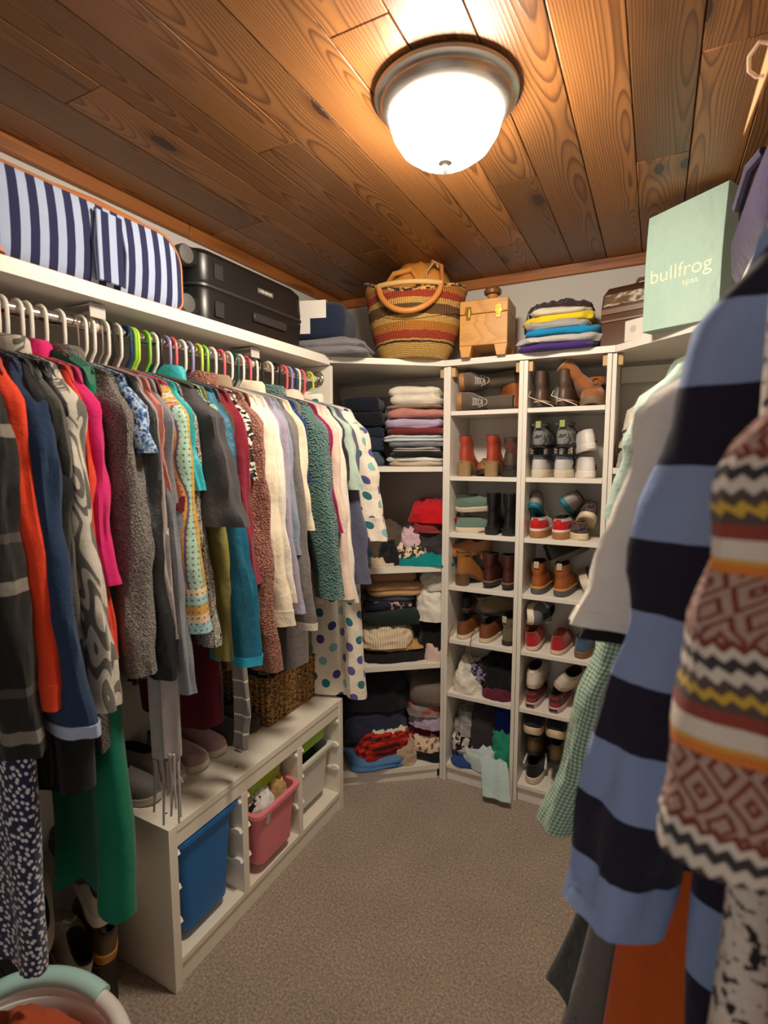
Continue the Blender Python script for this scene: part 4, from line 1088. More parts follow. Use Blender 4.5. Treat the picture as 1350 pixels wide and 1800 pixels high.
# --- left tower
z = LV[0]
SIDE = Matrix(((0, 0, 1), (0, -1, 0), (1, 0, 0)))
def lying(ax): return (Matrix.Rotation(ax, 3, 'Y') @ SIDE).to_euler()
shoe('lace_boot', 'lower of the two grey-brown lace boots lying on their side', (-.842, 2.595, z + .048), lying(0.0), SU((98, 84, 74)), (176, 128, 82), L=.25, W=.088, collar=.24, laces=(190, 182, 172), cat='boot', group='grey-brown lace boots')
shoe('lace_boot', 'upper of the two grey-brown lace boots lying on their side', (-.832, 2.592, z + .135), lying(-.12), SU((98, 84, 74)), (176, 128, 82), L=.245, W=.088, collar=.24, laces=(190, 182, 172), cat='boot', group='grey-brown lace boots')
shoe('ankle_boot', 'tan leather boot standing behind the grey-brown lace boots', (-.585, 2.50, z + .001), (0, 0, .9), LE((150, 84, 40)), (90, 56, 34), L=.22, collar=.17, cat='boot')
z = LV[1]
pair('ankle_boot', 'orange-red leather ankle boots with stacked heels', (-.80, -.672), Y0 + .012, z, upper=LE((166, 66, 44)), sole=(150, 122, 82), L=.235, W=.078, collar=.125, heel_h=.062, sole_h=.010, lining=(60, 30, 22), cat='boot', shaft=.98)
shoe('ankle_boot', 'dark brown patterned wedge boot beside the orange-red ankle boots', (-.585, Y0 + .014, z + .0006), (0, 0, -.02), camo([(52, 42, 38), (84, 60, 48), (110, 44, 42)], 26), (42, 36, 34), L=.25, W=.098, collar=.145, heel_h=.03, sole_h=.02, cat='boot', counter=LE((70, 56, 48)), rand=(34, 30, 28))
shoe('clog', 'tan clog turned toe-out at the back of the second left bay', (-.735, 2.60, z + .0006), (0, 0, PI + .1), LE((150, 100, 60)), (44, 38, 34), L=.2, W=.08, collar=.08)
z = LV[2]
pair('slip_on', 'sage green slip-on shoes with cream soles', (-.838, -.838), Y0 + .045, z, rots=((0, 0, -1.0), (.10, .20, -1.05)), dz=(0, .10), upper=SU((104, 126, 112)), sole=(216, 202, 178), L=.21, W=.085, collar=.07, lining=(60, 70, 64))
pair('chelsea_boot', 'black leather boots', (-.662, -.585), Y0 + .012, z, upper=LE((26, 26, 27), .25), sole=(30, 29, 28), L=.25, W=.078, collar=.165, heel_h=.028, sole_h=.02, cat='boot', rand=(20, 20, 20))
z = LV[3]
shoe('ankle_boot', 'lower tan ankle boot with stacked heel in the fourth left bay', (-.812, Y0 + .01, z + .0006), (0, 0, -.3), LE((158, 104, 52)), (104, 74, 48), L=.24, W=.078, collar=.11, heel_h=.05, sole_h=.01, cat='boot', group='tan ankle boots')
shoe('ankle_boot', 'upper tan ankle boot lying across the fourth left bay', (-.675, Y0 + .10, z + .128), (0, .0, 1.7), LE((168, 106, 50)), (120, 86, 58), L=.22, W=.078, collar=.105, heel_h=.03, sole_h=.012, cat='boot', group='tan ankle boots')
pair('lace_boot', 'oxblood brown leather lace boots', (-.673, -.585), Y0 + .012, z, upper=LE((74, 36, 32), .32), sole=(52, 46, 44), L=.25, W=.082, collar=.150, heel_h=.012, sole_h=.022, cat='boot', rand=(150, 110, 92), laces=(60, 34, 30))
z = LV[4]
pair('sneaker', 'brown leather sneakers with cream soles', (-.795, -.685), Y0 + .008, z, upper=LE((140, 84, 44)), sole=(224, 208, 184), L=.27, W=.092, collar=.088, laces=(110, 60, 30), counter=LE((124, 74, 40)), dangle=([(-.044, .02, .06), (-.052, -.008, .03), (-.052, -.026, .004), (-.052, -.028, -.05), (-.055, -.028, -.085)], (120, 60, 34)))
shoe('ankle_boot', 'olive suede boot at the right of the fifth left bay', (-.585, Y0 + .02, z + .0006), (0, 0, -.35), SU((112, 98, 74)), (44, 40, 36), L=.25, W=.088, collar=.13, tab=(190, 180, 160), cat='boot', group='olive suede boots')
shoe('ankle_boot', 'olive suede boot lying on the brown sneakers', (-.72, 2.43, z + .115), (.25, .3, -1.2), SU((112, 98, 74)), (44, 40, 36), L=.22, W=.085, collar=.11, cat='boot', group='olive suede boots')
shoe('loafer', 'dark loafer behind the brown sneakers', (-.81, 2.47, z + .10), (.3, 0, .1), LE((44, 42, 44)), (150, 110, 82), L=.2, W=.082, collar=.08)
# --- right tower
z = LV[0]
pair('lace_boot', 'dark brown leather boots with cream laces round the welt', (-.458, -.362), Y0 + .012, z, upper=LE((86, 66, 54), .4), sole=(46, 42, 40), L=.26, W=.086, collar=.155, heel_h=.0, sole_h=.028, cat='boot', rand=(214, 182, 140), shaft=.78, lining=(60, 44, 36), dangle=([(-.042, .03, .075), (-.046, -.004, .05), (-.01, -.009, .034), (.045, -.012, .012), (.062, -.012, .003)], (222, 206, 184)))
shoe('suede_boot', 'tan suede boot tipped over toward the dark brown boots', (-.245, 2.40, z + .065), (-.1, -.75, .35), SU((160, 98, 52)), (120, 96, 70), L=.22, W=.09, collar=.17, cat='boot', lining=(190, 164, 128), group='tan suede boots', laces=(150, 90, 50))
shoe('suede_boot', 'tan suede boot with toe facing out at the right of the top bay', (-.235, 2.56, z + .0006), (0, 0, PI - .05), SU((156, 96, 50)), (128, 106, 80), L=.225, W=.10, collar=.13, sole_h=.03, cat='boot', group='tan suede boots', laces=(150, 90, 50))
z = LV[1]
pair('sneaker', 'blue and grey sneakers with thick cream soles', (-.458, -.363), Y0 + .008, z, upper=SU((84, 96, 116)), sole=(220, 208, 188), L=.28, W=.094, collar=.092, sole_h=.036, counter=(196, 192, 188), laces=(220, 215, 205))
pair('spring_shoe', 'charcoal sneakers with silver springs stacked on the blue pair', (-.458, -.358), Y0 + .012, z, dz=(.128, .130), upper=SU((72, 70, 72)), sole=(30, 30, 32), L=.27, W=.096, collar=.105, sole_h=.016, counter=camo([(72, 70, 72), (128, 128, 128), (72, 70, 72)], 30), tab=(150, 160, 90), springs=True)
pair('sneaker', 'white sneakers at the right of the second bay', (-.245, -.24), Y0 + .02, z, rots=((0, 0, .35), (-.1, -.10, .42)), dz=(0, .118), upper=LE((228, 222, 216)), sole=(232, 226, 216), L=.24, W=.09, collar=.09, sole_h=.03, stripe=(26, 26, 28), laces=(235, 232, 226))
z = LV[2]
pair('sneaker', 'red and white sneakers with gum soles', (-.458, -.362), Y0 + .008, z, upper=LE((226, 216, 204)), sole=(176, 120, 72), L=.28, W=.096, collar=.096, sole_h=.038, counter=camo([(196, 28, 32), (196, 28, 32)], 4), laces=(235, 230, 222), tab=(196, 28, 32), rand=(232, 224, 212))
pair('runner', 'grey running shoes with teal soles piled on the red pair', (-.475, -.36), Y0 + .05, z, rots=((-.55, .15, .15), (-.35, .9, -.3)), dz=(.135, .155), upper=SU((112, 104, 96)), sole=(20, 116, 130), L=.23, W=.088, collar=.085, sole_h=.026, counter=(140, 132, 124))
shoe('sport_sandal', 'navy sandal with brown footbed leaning in the third right bay', (-.262, Y0 + .03, z + .0006), (0, .0, .45), camo([(40, 44, 58), (92, 74, 66), (40, 44, 58)], 30), (222, 204, 172), L=.25, W=.098, collar=.075, sole_h=.03, lining=(110, 80, 60), group='navy sandals')
shoe('sport_sandal', 'navy sandal lying tilted above its twin', (-.245, Y0 + .06, z + .10), (-.4, .25, .2), camo([(40, 44, 58), (92, 74, 66), (40, 44, 58)], 30), (222, 204, 172), L=.23, W=.098, collar=.075, sole_h=.026, lining=(40, 40, 52), group='navy sandals')
z = LV[3]
pair('chelsea_boot', 'tan leather ankle boots with grey soles and pull tabs', (-.448, -.350), Y0 + .012, z, upper=LE((160, 88, 40)), sole=(92, 90, 90), L=.265, W=.090, collar=.140, sole_h=.032, tab=(190, 174, 150), cat='boot', rand=(206, 150, 100), shaft=.88, heel_h=.0)
shoe('work_boot', 'dark work boot stacked behind the tan ankle boots', (-.40, 2.46, z + .12), (.25, -.35, -.7), LE((56, 50, 44)), (150, 138, 118), L=.24, W=.09, collar=.10, cat='boot')
shoe('loafer', 'dark shoe with thick cream sole at the right of the fourth bay', (-.255, Y0 + .03, z + .05), (0, 1.15, .15), LE((52, 52, 54)), (218, 206, 184), L=.26, W=.095, collar=.085, sole_h=.036)
z = LV[4]
pair('slipper', 'red felt slippers with cream soles', (-.458, -.355), Y0 + .008, z, upper=SU((176, 28, 32)), sole=(222, 200, 176), L=.25, W=.092, collar=.082, sole_h=.02, lining=(140, 74, 44), rots=((0, -.12, .12), (0, 0, -.03)), laces=(220, 170, 160))
shoe('suede_sneaker', 'grey suede sneaker lying on its side on the red slippers', (-.492, 2.588, z + .148), lying(.0), SU((104, 104, 106)), (226, 214, 192), L=.24, W=.092, collar=.088, sole_h=.03, laces=(40, 44, 56), stripe=(225, 225, 225))
shoe('denim_shoe', 'blue denim shoe at the right end of the fifth right bay', (-.255, Y0 + .01, z + .0006), (0, 0, -.1), SU((70, 92, 120)), (130, 92, 62), L=.25, W=.088, collar=.10, sole_h=.03)
z = LV[5]
PLAID = gingham((150, 60, 62), (90, 44, 50), (60, 50, 58), .03, False)
pair('slip_on', 'red plaid canvas slip-ons with pink soles', (-.458, -.355), Y0 + .008, z, upper=PLAID, sole=(206, 176, 172), L=.27, W=.092, collar=.078, sole_h=.026, patch=(60, 34, 36))
shoe('sneaker', 'left cream sneaker stacked on the plaid slip-ons', (-.455, Y0 + .012, z + .088), (0, 0, .02), LE((214, 202, 184)), (190, 170, 146), L=.26, W=.092, collar=.095, sole_h=.026, counter=LE((226, 216, 200)), tab=(232, 226, 214), mark=(150, 138, 122), group='cream sneakers')
shoe('sneaker', 'right cream sneaker tipped over on the plaid slip-ons', (-.35, Y0 + .03, z + .105), (0, .55, -.25), LE((206, 194, 176)), (190, 170, 146), L=.26, W=.092, collar=.095, sole_h=.026, counter=LE((216, 206, 190)), laces=(150, 140, 126), group='cream sneakers')
z = LV[6]
shoe('sneaker', 'black canvas sneaker with white stripe standing in the lowest right bay', (-.445, Y0 + .010, z + .0006), (0, 0, .0), cloth((30, 28, 30)), (220, 204, 180), L=.27, W=.10, collar=.10, sole_h=.034, stripe=(225, 220, 214), laces=(225, 220, 214))
shoe('sneaker', 'black low sneaker tilted beside the striped one', (-.345, Y0 + .03, z + .002), (0, .25, -.5), cloth((36, 32, 36)), (206, 190, 170), L=.25, W=.092, collar=.08, sole_h=.024)
pair('loafer', 'brown leather loafers stacked in the lowest right bay', (-.448, -.345), Y0 + .02, z, dz=(.135, .12), upper=LE((92, 72, 48), .3), sole=(40, 34, 32), L=.26, W=.092, collar=.085, rots=((-.15, 0, 0), (-.1, 0, .05)))
pair('sneaker', 'navy sneakers with cream toes atop the lowest right pile', (-.448, -.345), 2.60, z, dz=(.232, .215), rots=((0, 0, PI), (.1, 0, PI)), upper=cloth((30, 34, 48)), sole=(224, 198, 164), L=.25, W=.096, collar=.085, sole_h=.036)
# ---------------------------------------------------------------- things on the top shelves
TAN = LE((176, 104, 52), .5)
# striped weekender
def stripes_y(a, b, period):
    n = NT('ticking_stripe'); s = n.sep(n.tc())[1]
    f = n.math('FRACT', n.math('DIVIDE', n.math('ADD', s, 5.0), period))
    n.base(n.mix(n.math('GREATER_THAN', f, .5), s2l(a), s2l(b))); setb(n, .85, 0, .1, .2)
    n.bump(n.math('ADD', n.noise(n.tc(), 12, 2), n.math('MULTIPLY', n.noise(n.tc(), 900, 1), .1)), .35, .012)
    return n.m
TICK = stripes_y((44, 46, 82), (176, 192, 222), .0425)
y0, y1, hh, dd = .655, 1.205, .212, .29
wk = thing('weekender_bag', 'navy and pale blue striped fabric weekender bag with tan leather trim', 'bag', (-1.315, y0, ZT))
def yz_outline(iy, iz, x, r=.085, rb=.03):
    P = []
    Y1, Z1 = y1 - y0 - iy, hh - iz
    for (cy, cz, a0, rr) in ((iy + rb, iz + rb, PI, rb), (Y1 - rb, iz + rb, 1.5 * PI, rb), (Y1 - r, Z1 - r, 0, r), (iy + r * .6, Z1 - r * .6, .5 * PI, r * .6)):
        for i in range(7):
            a = a0 + PI / 2 * i / 6
            P.append((x, cy + rr * math.cos(a), cz + rr * math.sin(a)))
    return P
bulge = lambda P, q: [(p[0] + q * math.sin(PI * p[1] / (y1 - y0)) * math.sin(PI * p[2] / hh), p[1], p[2]) for p in P]
m = MB(); m.loft([yz_outline(.012, .012, -dd), yz_outline(0, 0, -dd + .012), yz_outline(0, 0, -.012), yz_outline(.006, .006, -.002), yz_outline(.03, .03, .004), yz_outline(.08, .08, .010, .03, .02)])
m.build('body', TICK, wk, angle=50)
m = MB(); P = yz_outline(.003, .003, -.004); m.tube(P + [P[0]], .0045, 8); m.build('piping', TAN, wk)
m = MB(); m.box((.0165, .295, .10), (.009, .074, .175), bev=.004); m.build('front_pocket', TICK, wk)
m = MB(); m.box((-.13, .27, hh + .0015), (.07, .46, .006), bev=.002); m.build('zip_strip', plain((188, 180, 176), .7), wk)
m = MB(); m.tube([(-.04, .16, hh - .004), (-.042, .20, hh + .014), (-.045, .30, hh + .022), (-.045, .42, hh + .018), (-.045, .48, hh + .010), (-.04, .51, hh - .03)], .0075, 8); m.build('handle', TAN, wk)
m = MB(); m.loft([[(.006, .001, .02), (.006, .045, .008), (.006, .03, .03), (.006, .018, .085), (.006, .001, .09)], [(-.012, -.003, .018), (-.012, .045, .003), (-.012, .03, .03), (-.012, .014, .087), (-.012, -.003, .092)]]); m.build('leather_corner', TAN, wk)
m = MB(); m.loft([[(.007, .0, .14), (.007, .014, .15), (.007, .022, .186), (.007, .03, .202), (.007, .0, .19)], [(-.012, -.003, .14), (-.012, .012, .15), (-.012, .02, .19), (-.012, .03, .209), (-.012, -.003, .192)]]); m.build('leather_corner', TAN, wk)
m = MB(); m.tube([(.014, .255, .012), (.016, .25, .10), (.012, .262, .19)], .004, 6); m.tube([(.014, .335, .012), (.016, .34, .10), (.012, .328, .19)], .004, 6); m.build('pocket_welt', plain((62, 66, 96), .8), wk)

# black suitcase lying flat
BK = plain((24, 23, 23), .34, var=.05); BK2 = plain((46, 45, 45), .4)
sc = thing('suitcase', 'black hard-shell suitcase lying flat between the striped bag and folded jeans', 'suitcase', (-1.478, 1.568, ZT))
def rr3(hx, hy, r, z): return rrect(hx, hy, r, z, 7)
m = MB(); m.loft([rr3(.125, .265, .05, .001), rr3(.145, .288, .055, .010), rr3(.150, .295, .055, .10), rr3(.146, .291, .055, .112)]); m.build('lower_shell', BK, sc)
m = MB(); m.loft([rr3(.146, .291, .055, .122), rr3(.150, .295, .055, .134), rr3(.147, .291, .055, .215), rr3(.125, .27, .05, .238), rr3(.08, .22, .04, .241)]); m.build('upper_shell', BK, sc)
m = MB(); m.loft([rr3(.147, .292, .055, .110), rr3(.152, .297, .055, .113), rr3(.152, .297, .055, .121), rr3(.147, .292, .055, .124)], False, False); m.build('zipper_band', BK2, sc)
for z in (.045, .195):
    for xs_ in (-1, 1):
        m = MB()
        M0 = Matrix.Translation((xs_ * .118, -.318, z)) @ Matrix.Rotation(PI / 2, 4, 'Y')
        rings = []
        for (r, q) in ((.012, -.018), (.028, -.016), (.031, -.010), (.031, .010), (.028, .016), (.012, .018)):
            rings.append([tuple(M0 @ Vector((r * math.cos(2 * PI * j / 24), r * math.sin(2 * PI * j / 24), q))) for j in range(24)])
        m.loft(rings); wo = m.build('wheel', plain((88, 86, 84), .45), sc)
        m = MB(); m.box((xs_ * .105, -.287, z), (.056, .04, .062), bev=.012); m.build('wheel_housing', BK, sc)
m = MB(); m.box((.1505, .04, .168), (.003, .085, .018), bev=.001); lp = m.build('name_plate', plain((150, 146, 142), .3, .6), sc)
m = MB()
for k in range(6): m.box((.1525, .012 + k * .011, .168), (.001, .006, .009 if k % 2 else .006), bev=.0003)
m.build('plate_lettering', plain((210, 200, 190), .4), lp)
m = MB(); m.box((.153, .06, .066), (.012, .19, .03), bev=.006); m.build('side_handle', BK2, sc)
for z in (.17, .05):
    m = MB(); m.box((.151, -.20, z), (.004, .04, .05), bev=.002); m.build('corner_guard', BK2, sc)

# folded grey blanket and jeans
folded('folded_blanket', 'grey folded blanket at the corner of the top shelf under dark jeans', 'blanket', (-1.345, 2.105, ZT + .0005), (.36, .34, .07), cloth((122, 120, 124), satin=False), .25, 71, 2, 1.2)
fj = thing('folded_jeans', 'dark navy folded jeans with white paper tags on the grey blanket', 'jeans', (-1.385, 2.085, ZT + .074), (0, 0, .3))
DEN = cloth((30, 40, 62), weave=600, bump=.3)
m = MB()
rs = []
for i in range(12):
    a = PI * i / 11
    rs.append([(.005 + .002 * math.sin(j), 0, 0) for j in range(4)])
m = MB(); m.loft([rrect(.118, .13, .05, .001), rrect(.128, .142, .06, .02), rrect(.130, .144, .06, .09), rrect(.126, .140, .06, .135), rrect(.108, .118, .05, .155), rrect(.07, .08, .04, .160)]); m.build('denim', DEN, fj, angle=80)
for (x_, w_, z_, h_) in ((-.055, .07, .088, .14), (.015, .075, .12, .075)):
    m = MB(); m.box((x_, -.1448, z_), (w_, .0016, h_), bev=.0004); m.box((x_, -.10, .1565), (w_, .09, .0016), bev=.0004)
    m.build('paper_tag', plain((232, 226, 216), .8), fj)
heap('heaped_cloth', 'dark red and black scrap tucked beside the woven basket', 'cloth', (-1.16, 2.40, ZT + .0005), (.12, .16, .085), camo([(30, 24, 26), (130, 26, 32)], 14), .3, 72, .9)

# woven basket with tan leather bag
def weave():
    n = NT('woven_straw'); s = n.sep(n.tc())
    zz = n.math('ADD', s[2], n.math('MULTIPLY', n.math('SUBTRACT', n.noise(n.tc(), 30, 2), .5), .012))
    st = (226, 180, 100); rd = (184, 72, 48); dk = (74, 48, 44); og = (206, 132, 56)
    c = n.ramp(n.math('DIVIDE', zz, .40), [(0, s2l(st)), (.15, s2l(dk)), (.17, s2l(st)), (.19, s2l(rd)), (.27, s2l(og)), (.36, s2l(st)), (.43, s2l((120, 86, 56))), (.54, s2l(st)), (.60, s2l(rd)), (.67, s2l(og)), (.75, s2l(st)), (.82, s2l((130, 96, 60))), (.88, s2l(st)), (.93, s2l(dk)), (.965, s2l(st))], 'CONSTANT')
    ang = n.math('ARCTAN2', s[1], s[0])
    rib = n.math('SINE', n.math('MULTIPLY', ang, 150.0)); row = n.math('SINE', n.math('MULTIPLY', s[2], 900.0))
    pat = n.math('MULTIPLY', rib, row)
    c = n.mix(n.math('MULTIPLY', n.math('GREATER_THAN', pat, .3), .18), c, s2l((96, 62, 34)))
    n.base(c); setb(n, .7, 0, 0, .3)
    n.bump(n.math('ADD', rib, n.math('MULTIPLY', row, .5)), .8, .004)
    return n.m
WV = weave()
bk = thing('woven_basket', 'round woven straw basket with red and orange bands', 'basket', (-1.035, 2.325, ZT))
m = MB(); rings = []
prof = [(.115, 0), (.150, .004), (.178, .05), (.200, .12), (.216, .20), (.226, .27), (.232, .31)]
N = 64
def rimz(th): return .034 * math.cos(2 * (th - PI * 1.02)) + .030 * math.cos(th - PI)
inner = []
for r, z in prof:
    rings.append([((r + .012 * (z / .31) * math.cos(2 * (2 * PI * j / N))) * math.cos(2 * PI * j / N), r * .98 * math.sin(2 * PI * j / N), z + rimz(2 * PI * j / N) * (z / .31) ** 2) for j in range(N)])
inn = [[(x * .955, y * .955, z - .0) for x, y, z in rings[-1]], [(x * .93, y * .93, max(.02, z - .12)) for x, y, z in rings[-1]]]
m.loft(rings + inn, True, True); m.build('basket_body', WV, bk)
m = MB(); P = [(x * .98, y * .98, z) for x, y, z in rings[-1]]; m.tube(P + [P[0]], .008, 8); m.build('rim', camo([(58, 38, 44), (206, 160, 90)], 40, (1, 1, 3)), bk)
HANDLE = LE((196, 128, 62), .5)
def hoop(a0, a1, sag, out, lift):
    P = []
    for i in range(21):
        f = i / 20; a = lerp(a0, a1, f); r = .237 + out * math.sin(PI * f)
        P.append((r * math.cos(a), r * math.sin(a), .292 + lift - sag * math.sin(PI * f) ** .65))
    return P
m = MB(); m.tube(hoop(-PI * .60, -PI * .21, .118, .016, 0), .0125, 10); m.build('handle', HANDLE, bk)
m = MB(); m.tube(hoop(-PI * .60, -PI * .21, .0, -.004, .006), .011, 10); m.build('handle_wrap', plain((206, 168, 104), .7), bk)
m = MB(); m.tube([(-.06, .13, .30), (-.05, .10, .37), (.0, .085, .392), (.05, .09, .385), (.09, .12, .30)], .012, 10); m.build('handle', HANDLE, bk)
lb = thing('leather_bag', 'soft tan leather shoulder bag stuffed in the woven basket', 'bag', (-1.015, 2.315, ZT + .165))
LEA = LE((206, 136, 58), .55)
def blob(m, c, size, seed, rough=.6):
    K, N = 14, 36; rings = []
    for i in range(K + 1):
        ph = -PI / 2 + PI * i / K
        r = []
        for j in range(N):
            th = 2 * PI * j / N
            p = Vector((math.cos(ph) * math.cos(th), math.cos(ph) * math.sin(th), math.sin(ph)))
            e = 1 + rough * .25 * (1 - abs(noise.noise(p * 2.2 + Vector((seed, 0, 0)))) * 2.2) * .5
            r.append((c[0] + p.x * size[0] * e, c[1] + p.y * size[1] * e, c[2] + p.z * size[2] * e))
        rings.append(r)
    m.loft(rings)
m = MB(); blob(m, (0, 0, .10), (.165, .13, .175), 3.3); m.build('pouch', LEA, lb, angle=80)
m = MB(); m.tube([(-.15, -.08, .15), (-.06, -.13, .205), (.02, -.12, .215), (.06, -.135, .16), (.065, -.14, .11)], .012, 8); m.build('strap', LEA, lb)
m = MB(); m.tube([(.07, -.06, .20), (.11, -.09, .245), (.15, -.09, .22), (.16, -.10, .12)], .009, 8); m.build('strap', LE((176, 110, 60)), lb)
m = MB(); m.tube([(.09, -.13, .12), (.10, -.135, .19), (.125, -.11, .235), (.14, -.10, .21)], .004, 6); m.build('lace', LE((170, 140, 90)), lb)

# wooden shoe-shine box
OAK = wood((234, 172, 86), (206, 140, 62), 2.0, .42, 0, False, .1, 'golden_oak')
BRASS = plain((196, 160, 80), .25, 1.0)
wb = thing('shoe_shine_box', 'golden wooden shoe-shine box with brass latches and a foot rest', 'wooden box', (-.700, 2.385, ZT), (0, 0, .06))
bw, bd, bz0, bz1 = .212, .19, .046, .240
m = MB(); m.box((0, 0, (bz0 + .18) / 2), (bw, bd, .18 - bz0), bev=.003); m.build('box_body', OAK, wb)
m = MB(); m.box((0, 0, (.1815 + bz1) / 2), (bw, bd, bz1 - .1815), bev=.003); m.build('lid', OAK, wb)
for sx in (-1, 1):
    for sy in (-1, 1):
        m = MB(); xa = sx * (bw / 2 - .028)
        m.loft([[(xa - .018, sy * (bd / 2 - .02) - .018, 0), (xa + .018, sy * (bd / 2 - .02) - .018, 0), (xa + .018, sy * (bd / 2 - .02) + .018, 0), (xa - .018, sy * (bd / 2 - .02) + .018, 0)], [(xa - .028, sy * (bd / 2 - .022) - .02, bz0), (xa + .028, sy * (bd / 2 - .022) - .02, bz0), (xa + .028, sy * (bd / 2 - .022) + .02, bz0), (xa - .028, sy * (bd / 2 - .022) + .02, bz0)]])
        m.build('foot', OAK, wb)
    m = MB(); m.lathe([(.002, .0), (.016, .001), (.017, .004), (.012, .007), (.004, .009)], 16)
    lt = MB()
    for (hx, hz, cz) in ((.013, .010, .202), (.016, .008, .186), (.010, .012, .168)):
        lt.box((sx * .066, -bd / 2 - .002, cz), (hx * 2, .005, hz * 2), bev=.004)
    lt.box((sx * .066, -bd / 2 - .006, .185), (.008, .006, .034), bev=.002)
    lt.build('latch', BRASS, wb)
m = MB(); m.lathe([(.020, 0), (.013, .012), (.012, .03), (.022, .042), (.024, .05)], 20, (.01, .04, bz1)); m.build('knob_stem', OAK, wb)
m = MB(); m.lathe([(.024, 0), (.034, .004), (.036, .018), (.030, .028), (.015, .03)], 20, (.01, .04, bz1 + .05), sx=1.1, sy=1.25); m.build('foot_rest', LE((128, 84, 40)), wb)

# colourful shirts
stack((-.385, 2.40, ZT + .0005), [
    ('folded_shirt', 'purple folded shirt at the bottom of the top-shelf shirt stack', 't-shirt', cloth((70, 44, 120)), .026, .02, 1),
    ('folded_shirt', 'light grey folded tee second in the top-shelf shirt stack', 't-shirt', cloth((190, 186, 180)), .030, .01, 1),
    ('folded_shirt', 'bright blue folded tee in the top-shelf shirt stack', 't-shirt', cloth((20, 136, 190)), .028, .0, 1),
    ('folded_shirt', 'grey folded tee above the bright blue one', 't-shirt', cloth((164, 160, 156)), .030, -.02, 1),
    ('folded_shirt', 'yellow folded tee in the top-shelf shirt stack', 't-shirt', cloth((232, 204, 40)), .026, -.01, 1),
    ('folded_shirt', 'cream folded tee above the yellow one', 't-shirt', cloth((214, 204, 182)), .022, -.04, 1)], .08, 8, 'folded tees on the top shelf', .285, .25, 1.9)
heap('heaped_shirt', 'dark brown shirt draped over the colourful tee stack', 'shirt', (-.39, 2.42, ZT + .155), (.26, .22, .05), cloth((54, 40, 36)), .1, 74, .8)
heap('heaped_shirt', 'black printed scarf heaped left on the colourful tee stack', 'scarf', (-.475, 2.42, ZT + .11), (.13, .2, .075), camo([(24, 22, 24), (24, 22, 24), (190, 184, 180)], 46), .3, 75, 1.1)

# train case and white box
tcx = thing('train_case', 'old brown train case with worn cowhide panel', 'case', (-.055, 2.40, ZT), (0, 0, -.30))
COW = camo([(40, 30, 26), (110, 86, 66), (206, 190, 172), (60, 44, 36)], 16, (1, 1, 1.6), 0, False, 4); BR = LE((84, 54, 38), .5)
def case_prof(x, k=1.0):
    return [(x, -.10 * k, .0), (x, .10 * k, .0), (x, .10 * k, .15), (x, .085 * k, .205), (x, .03, .245), (x, -.03, .245), (x, -.085 * k, .205), (x, -.10 * k, .15)]
m = MB(); m.loft([case_prof(-.145, .96), case_prof(-.14), case_prof(.14), case_prof(.145, .96)]); m.build('case_body', BR, tcx)
m = MB(); m.loft([[(-.135, -.1008, .155), (.135, -.1008, .155), (.135, -.088, .2005), (-.135, -.088, .2005)], [(-.135, -.104, .157), (.135, -.104, .157), (.135, -.091, .2025), (-.135, -.091, .2025)]]); m.build('hide_panel', COW, tcx)
m = MB(); m.box((0, -.102, .135), (.284, .006, .022), bev=.002); m.box((0, -.102, .098), (.284, .006, .010), bev=.002); m.build('trim_strap', LE((110, 78, 54)), tcx)
m = MB(); m.tube([(-.05, 0, .245), (-.04, 0, .266), (.04, 0, .266), (.05, 0, .245)], .007, 8); m.build('handle', BR, tcx)
wbx = thing('small_box', 'small white cardboard box with two faint round prints before the train case', 'box', (-.048, 2.262, ZT), (0, 0, -.62))
m = MB(); m.box((0, 0, .0405), (.165, .05, .08), bev=.002); m.build('carton', plain((222, 214, 202), .7), wbx)
for x_ in (-.045, .015):
    m = MB(); M0 = Matrix.Translation((x_, -.0252, .045)) @ Matrix.Rotation(PI / 2, 4, 'X')
    m.loft([[tuple(M0 @ Vector((.013 * math.cos(2 * PI * j / 20), .013 * math.sin(2 * PI * j / 20), q))) for j in range(20)] for q in (0, .0006)]); m.build('round_print', plain((196, 186, 172), .8), wbx)
m = MB(); m.box((.066, -.0256, .03), (.014, .0014, .03), bev=.0004); m.build('brown_print', plain((90, 62, 46), .8), wbx)

# mint paper bag
pb = thing('paper_bag', 'tall mint green paper shopping bag with pale lettering', 'shopping bag', (.072, 2.125, ZT), (0, 0, -.48))
MINT = NT('mint_paper'); MINT.base(MINT.mix(MINT.noise(MINT.tc(), 6, 3), s2l((158, 190, 176)), s2l((180, 206, 192)))); setb(MINT, .6, 0, 0, .4)
MINT.bump(MINT.noise(MINT.map(MINT.tc(), (6, 6, 3)), 2.4, 4, .6), .35, .03); MINT = MINT.m
BW, BD, BH = .125, .055, .40
def bagring(z, k, off=0.0):
    r = rrect(BW, BD * k, .004, z, 3)
    f = z / BH
    return [(x, y + .006 * math.sin(x * 30 + 3 * f) * f, z + (.014 * math.sin(x * 40 + 1.0) + .008 * math.sin(x * 90) + .03 * (x / BW)) * (f ** 4)) for x, y, zz in r]
m = MB(); m.loft([bagring(0, 1), bagring(.08, 1), bagring(.16, .98), bagring(.24, .93), bagring(.32, .85), bagring(.40, .75), ] + [[(x * .985, y * .96, z - .001) for x, y, z in bagring(.40, .75)], [(x * .98, y * .9, z) for x, y, z in bagring(.10, .9)]], True, True)
m.build('bag_body', MINT, pb, angle=30)
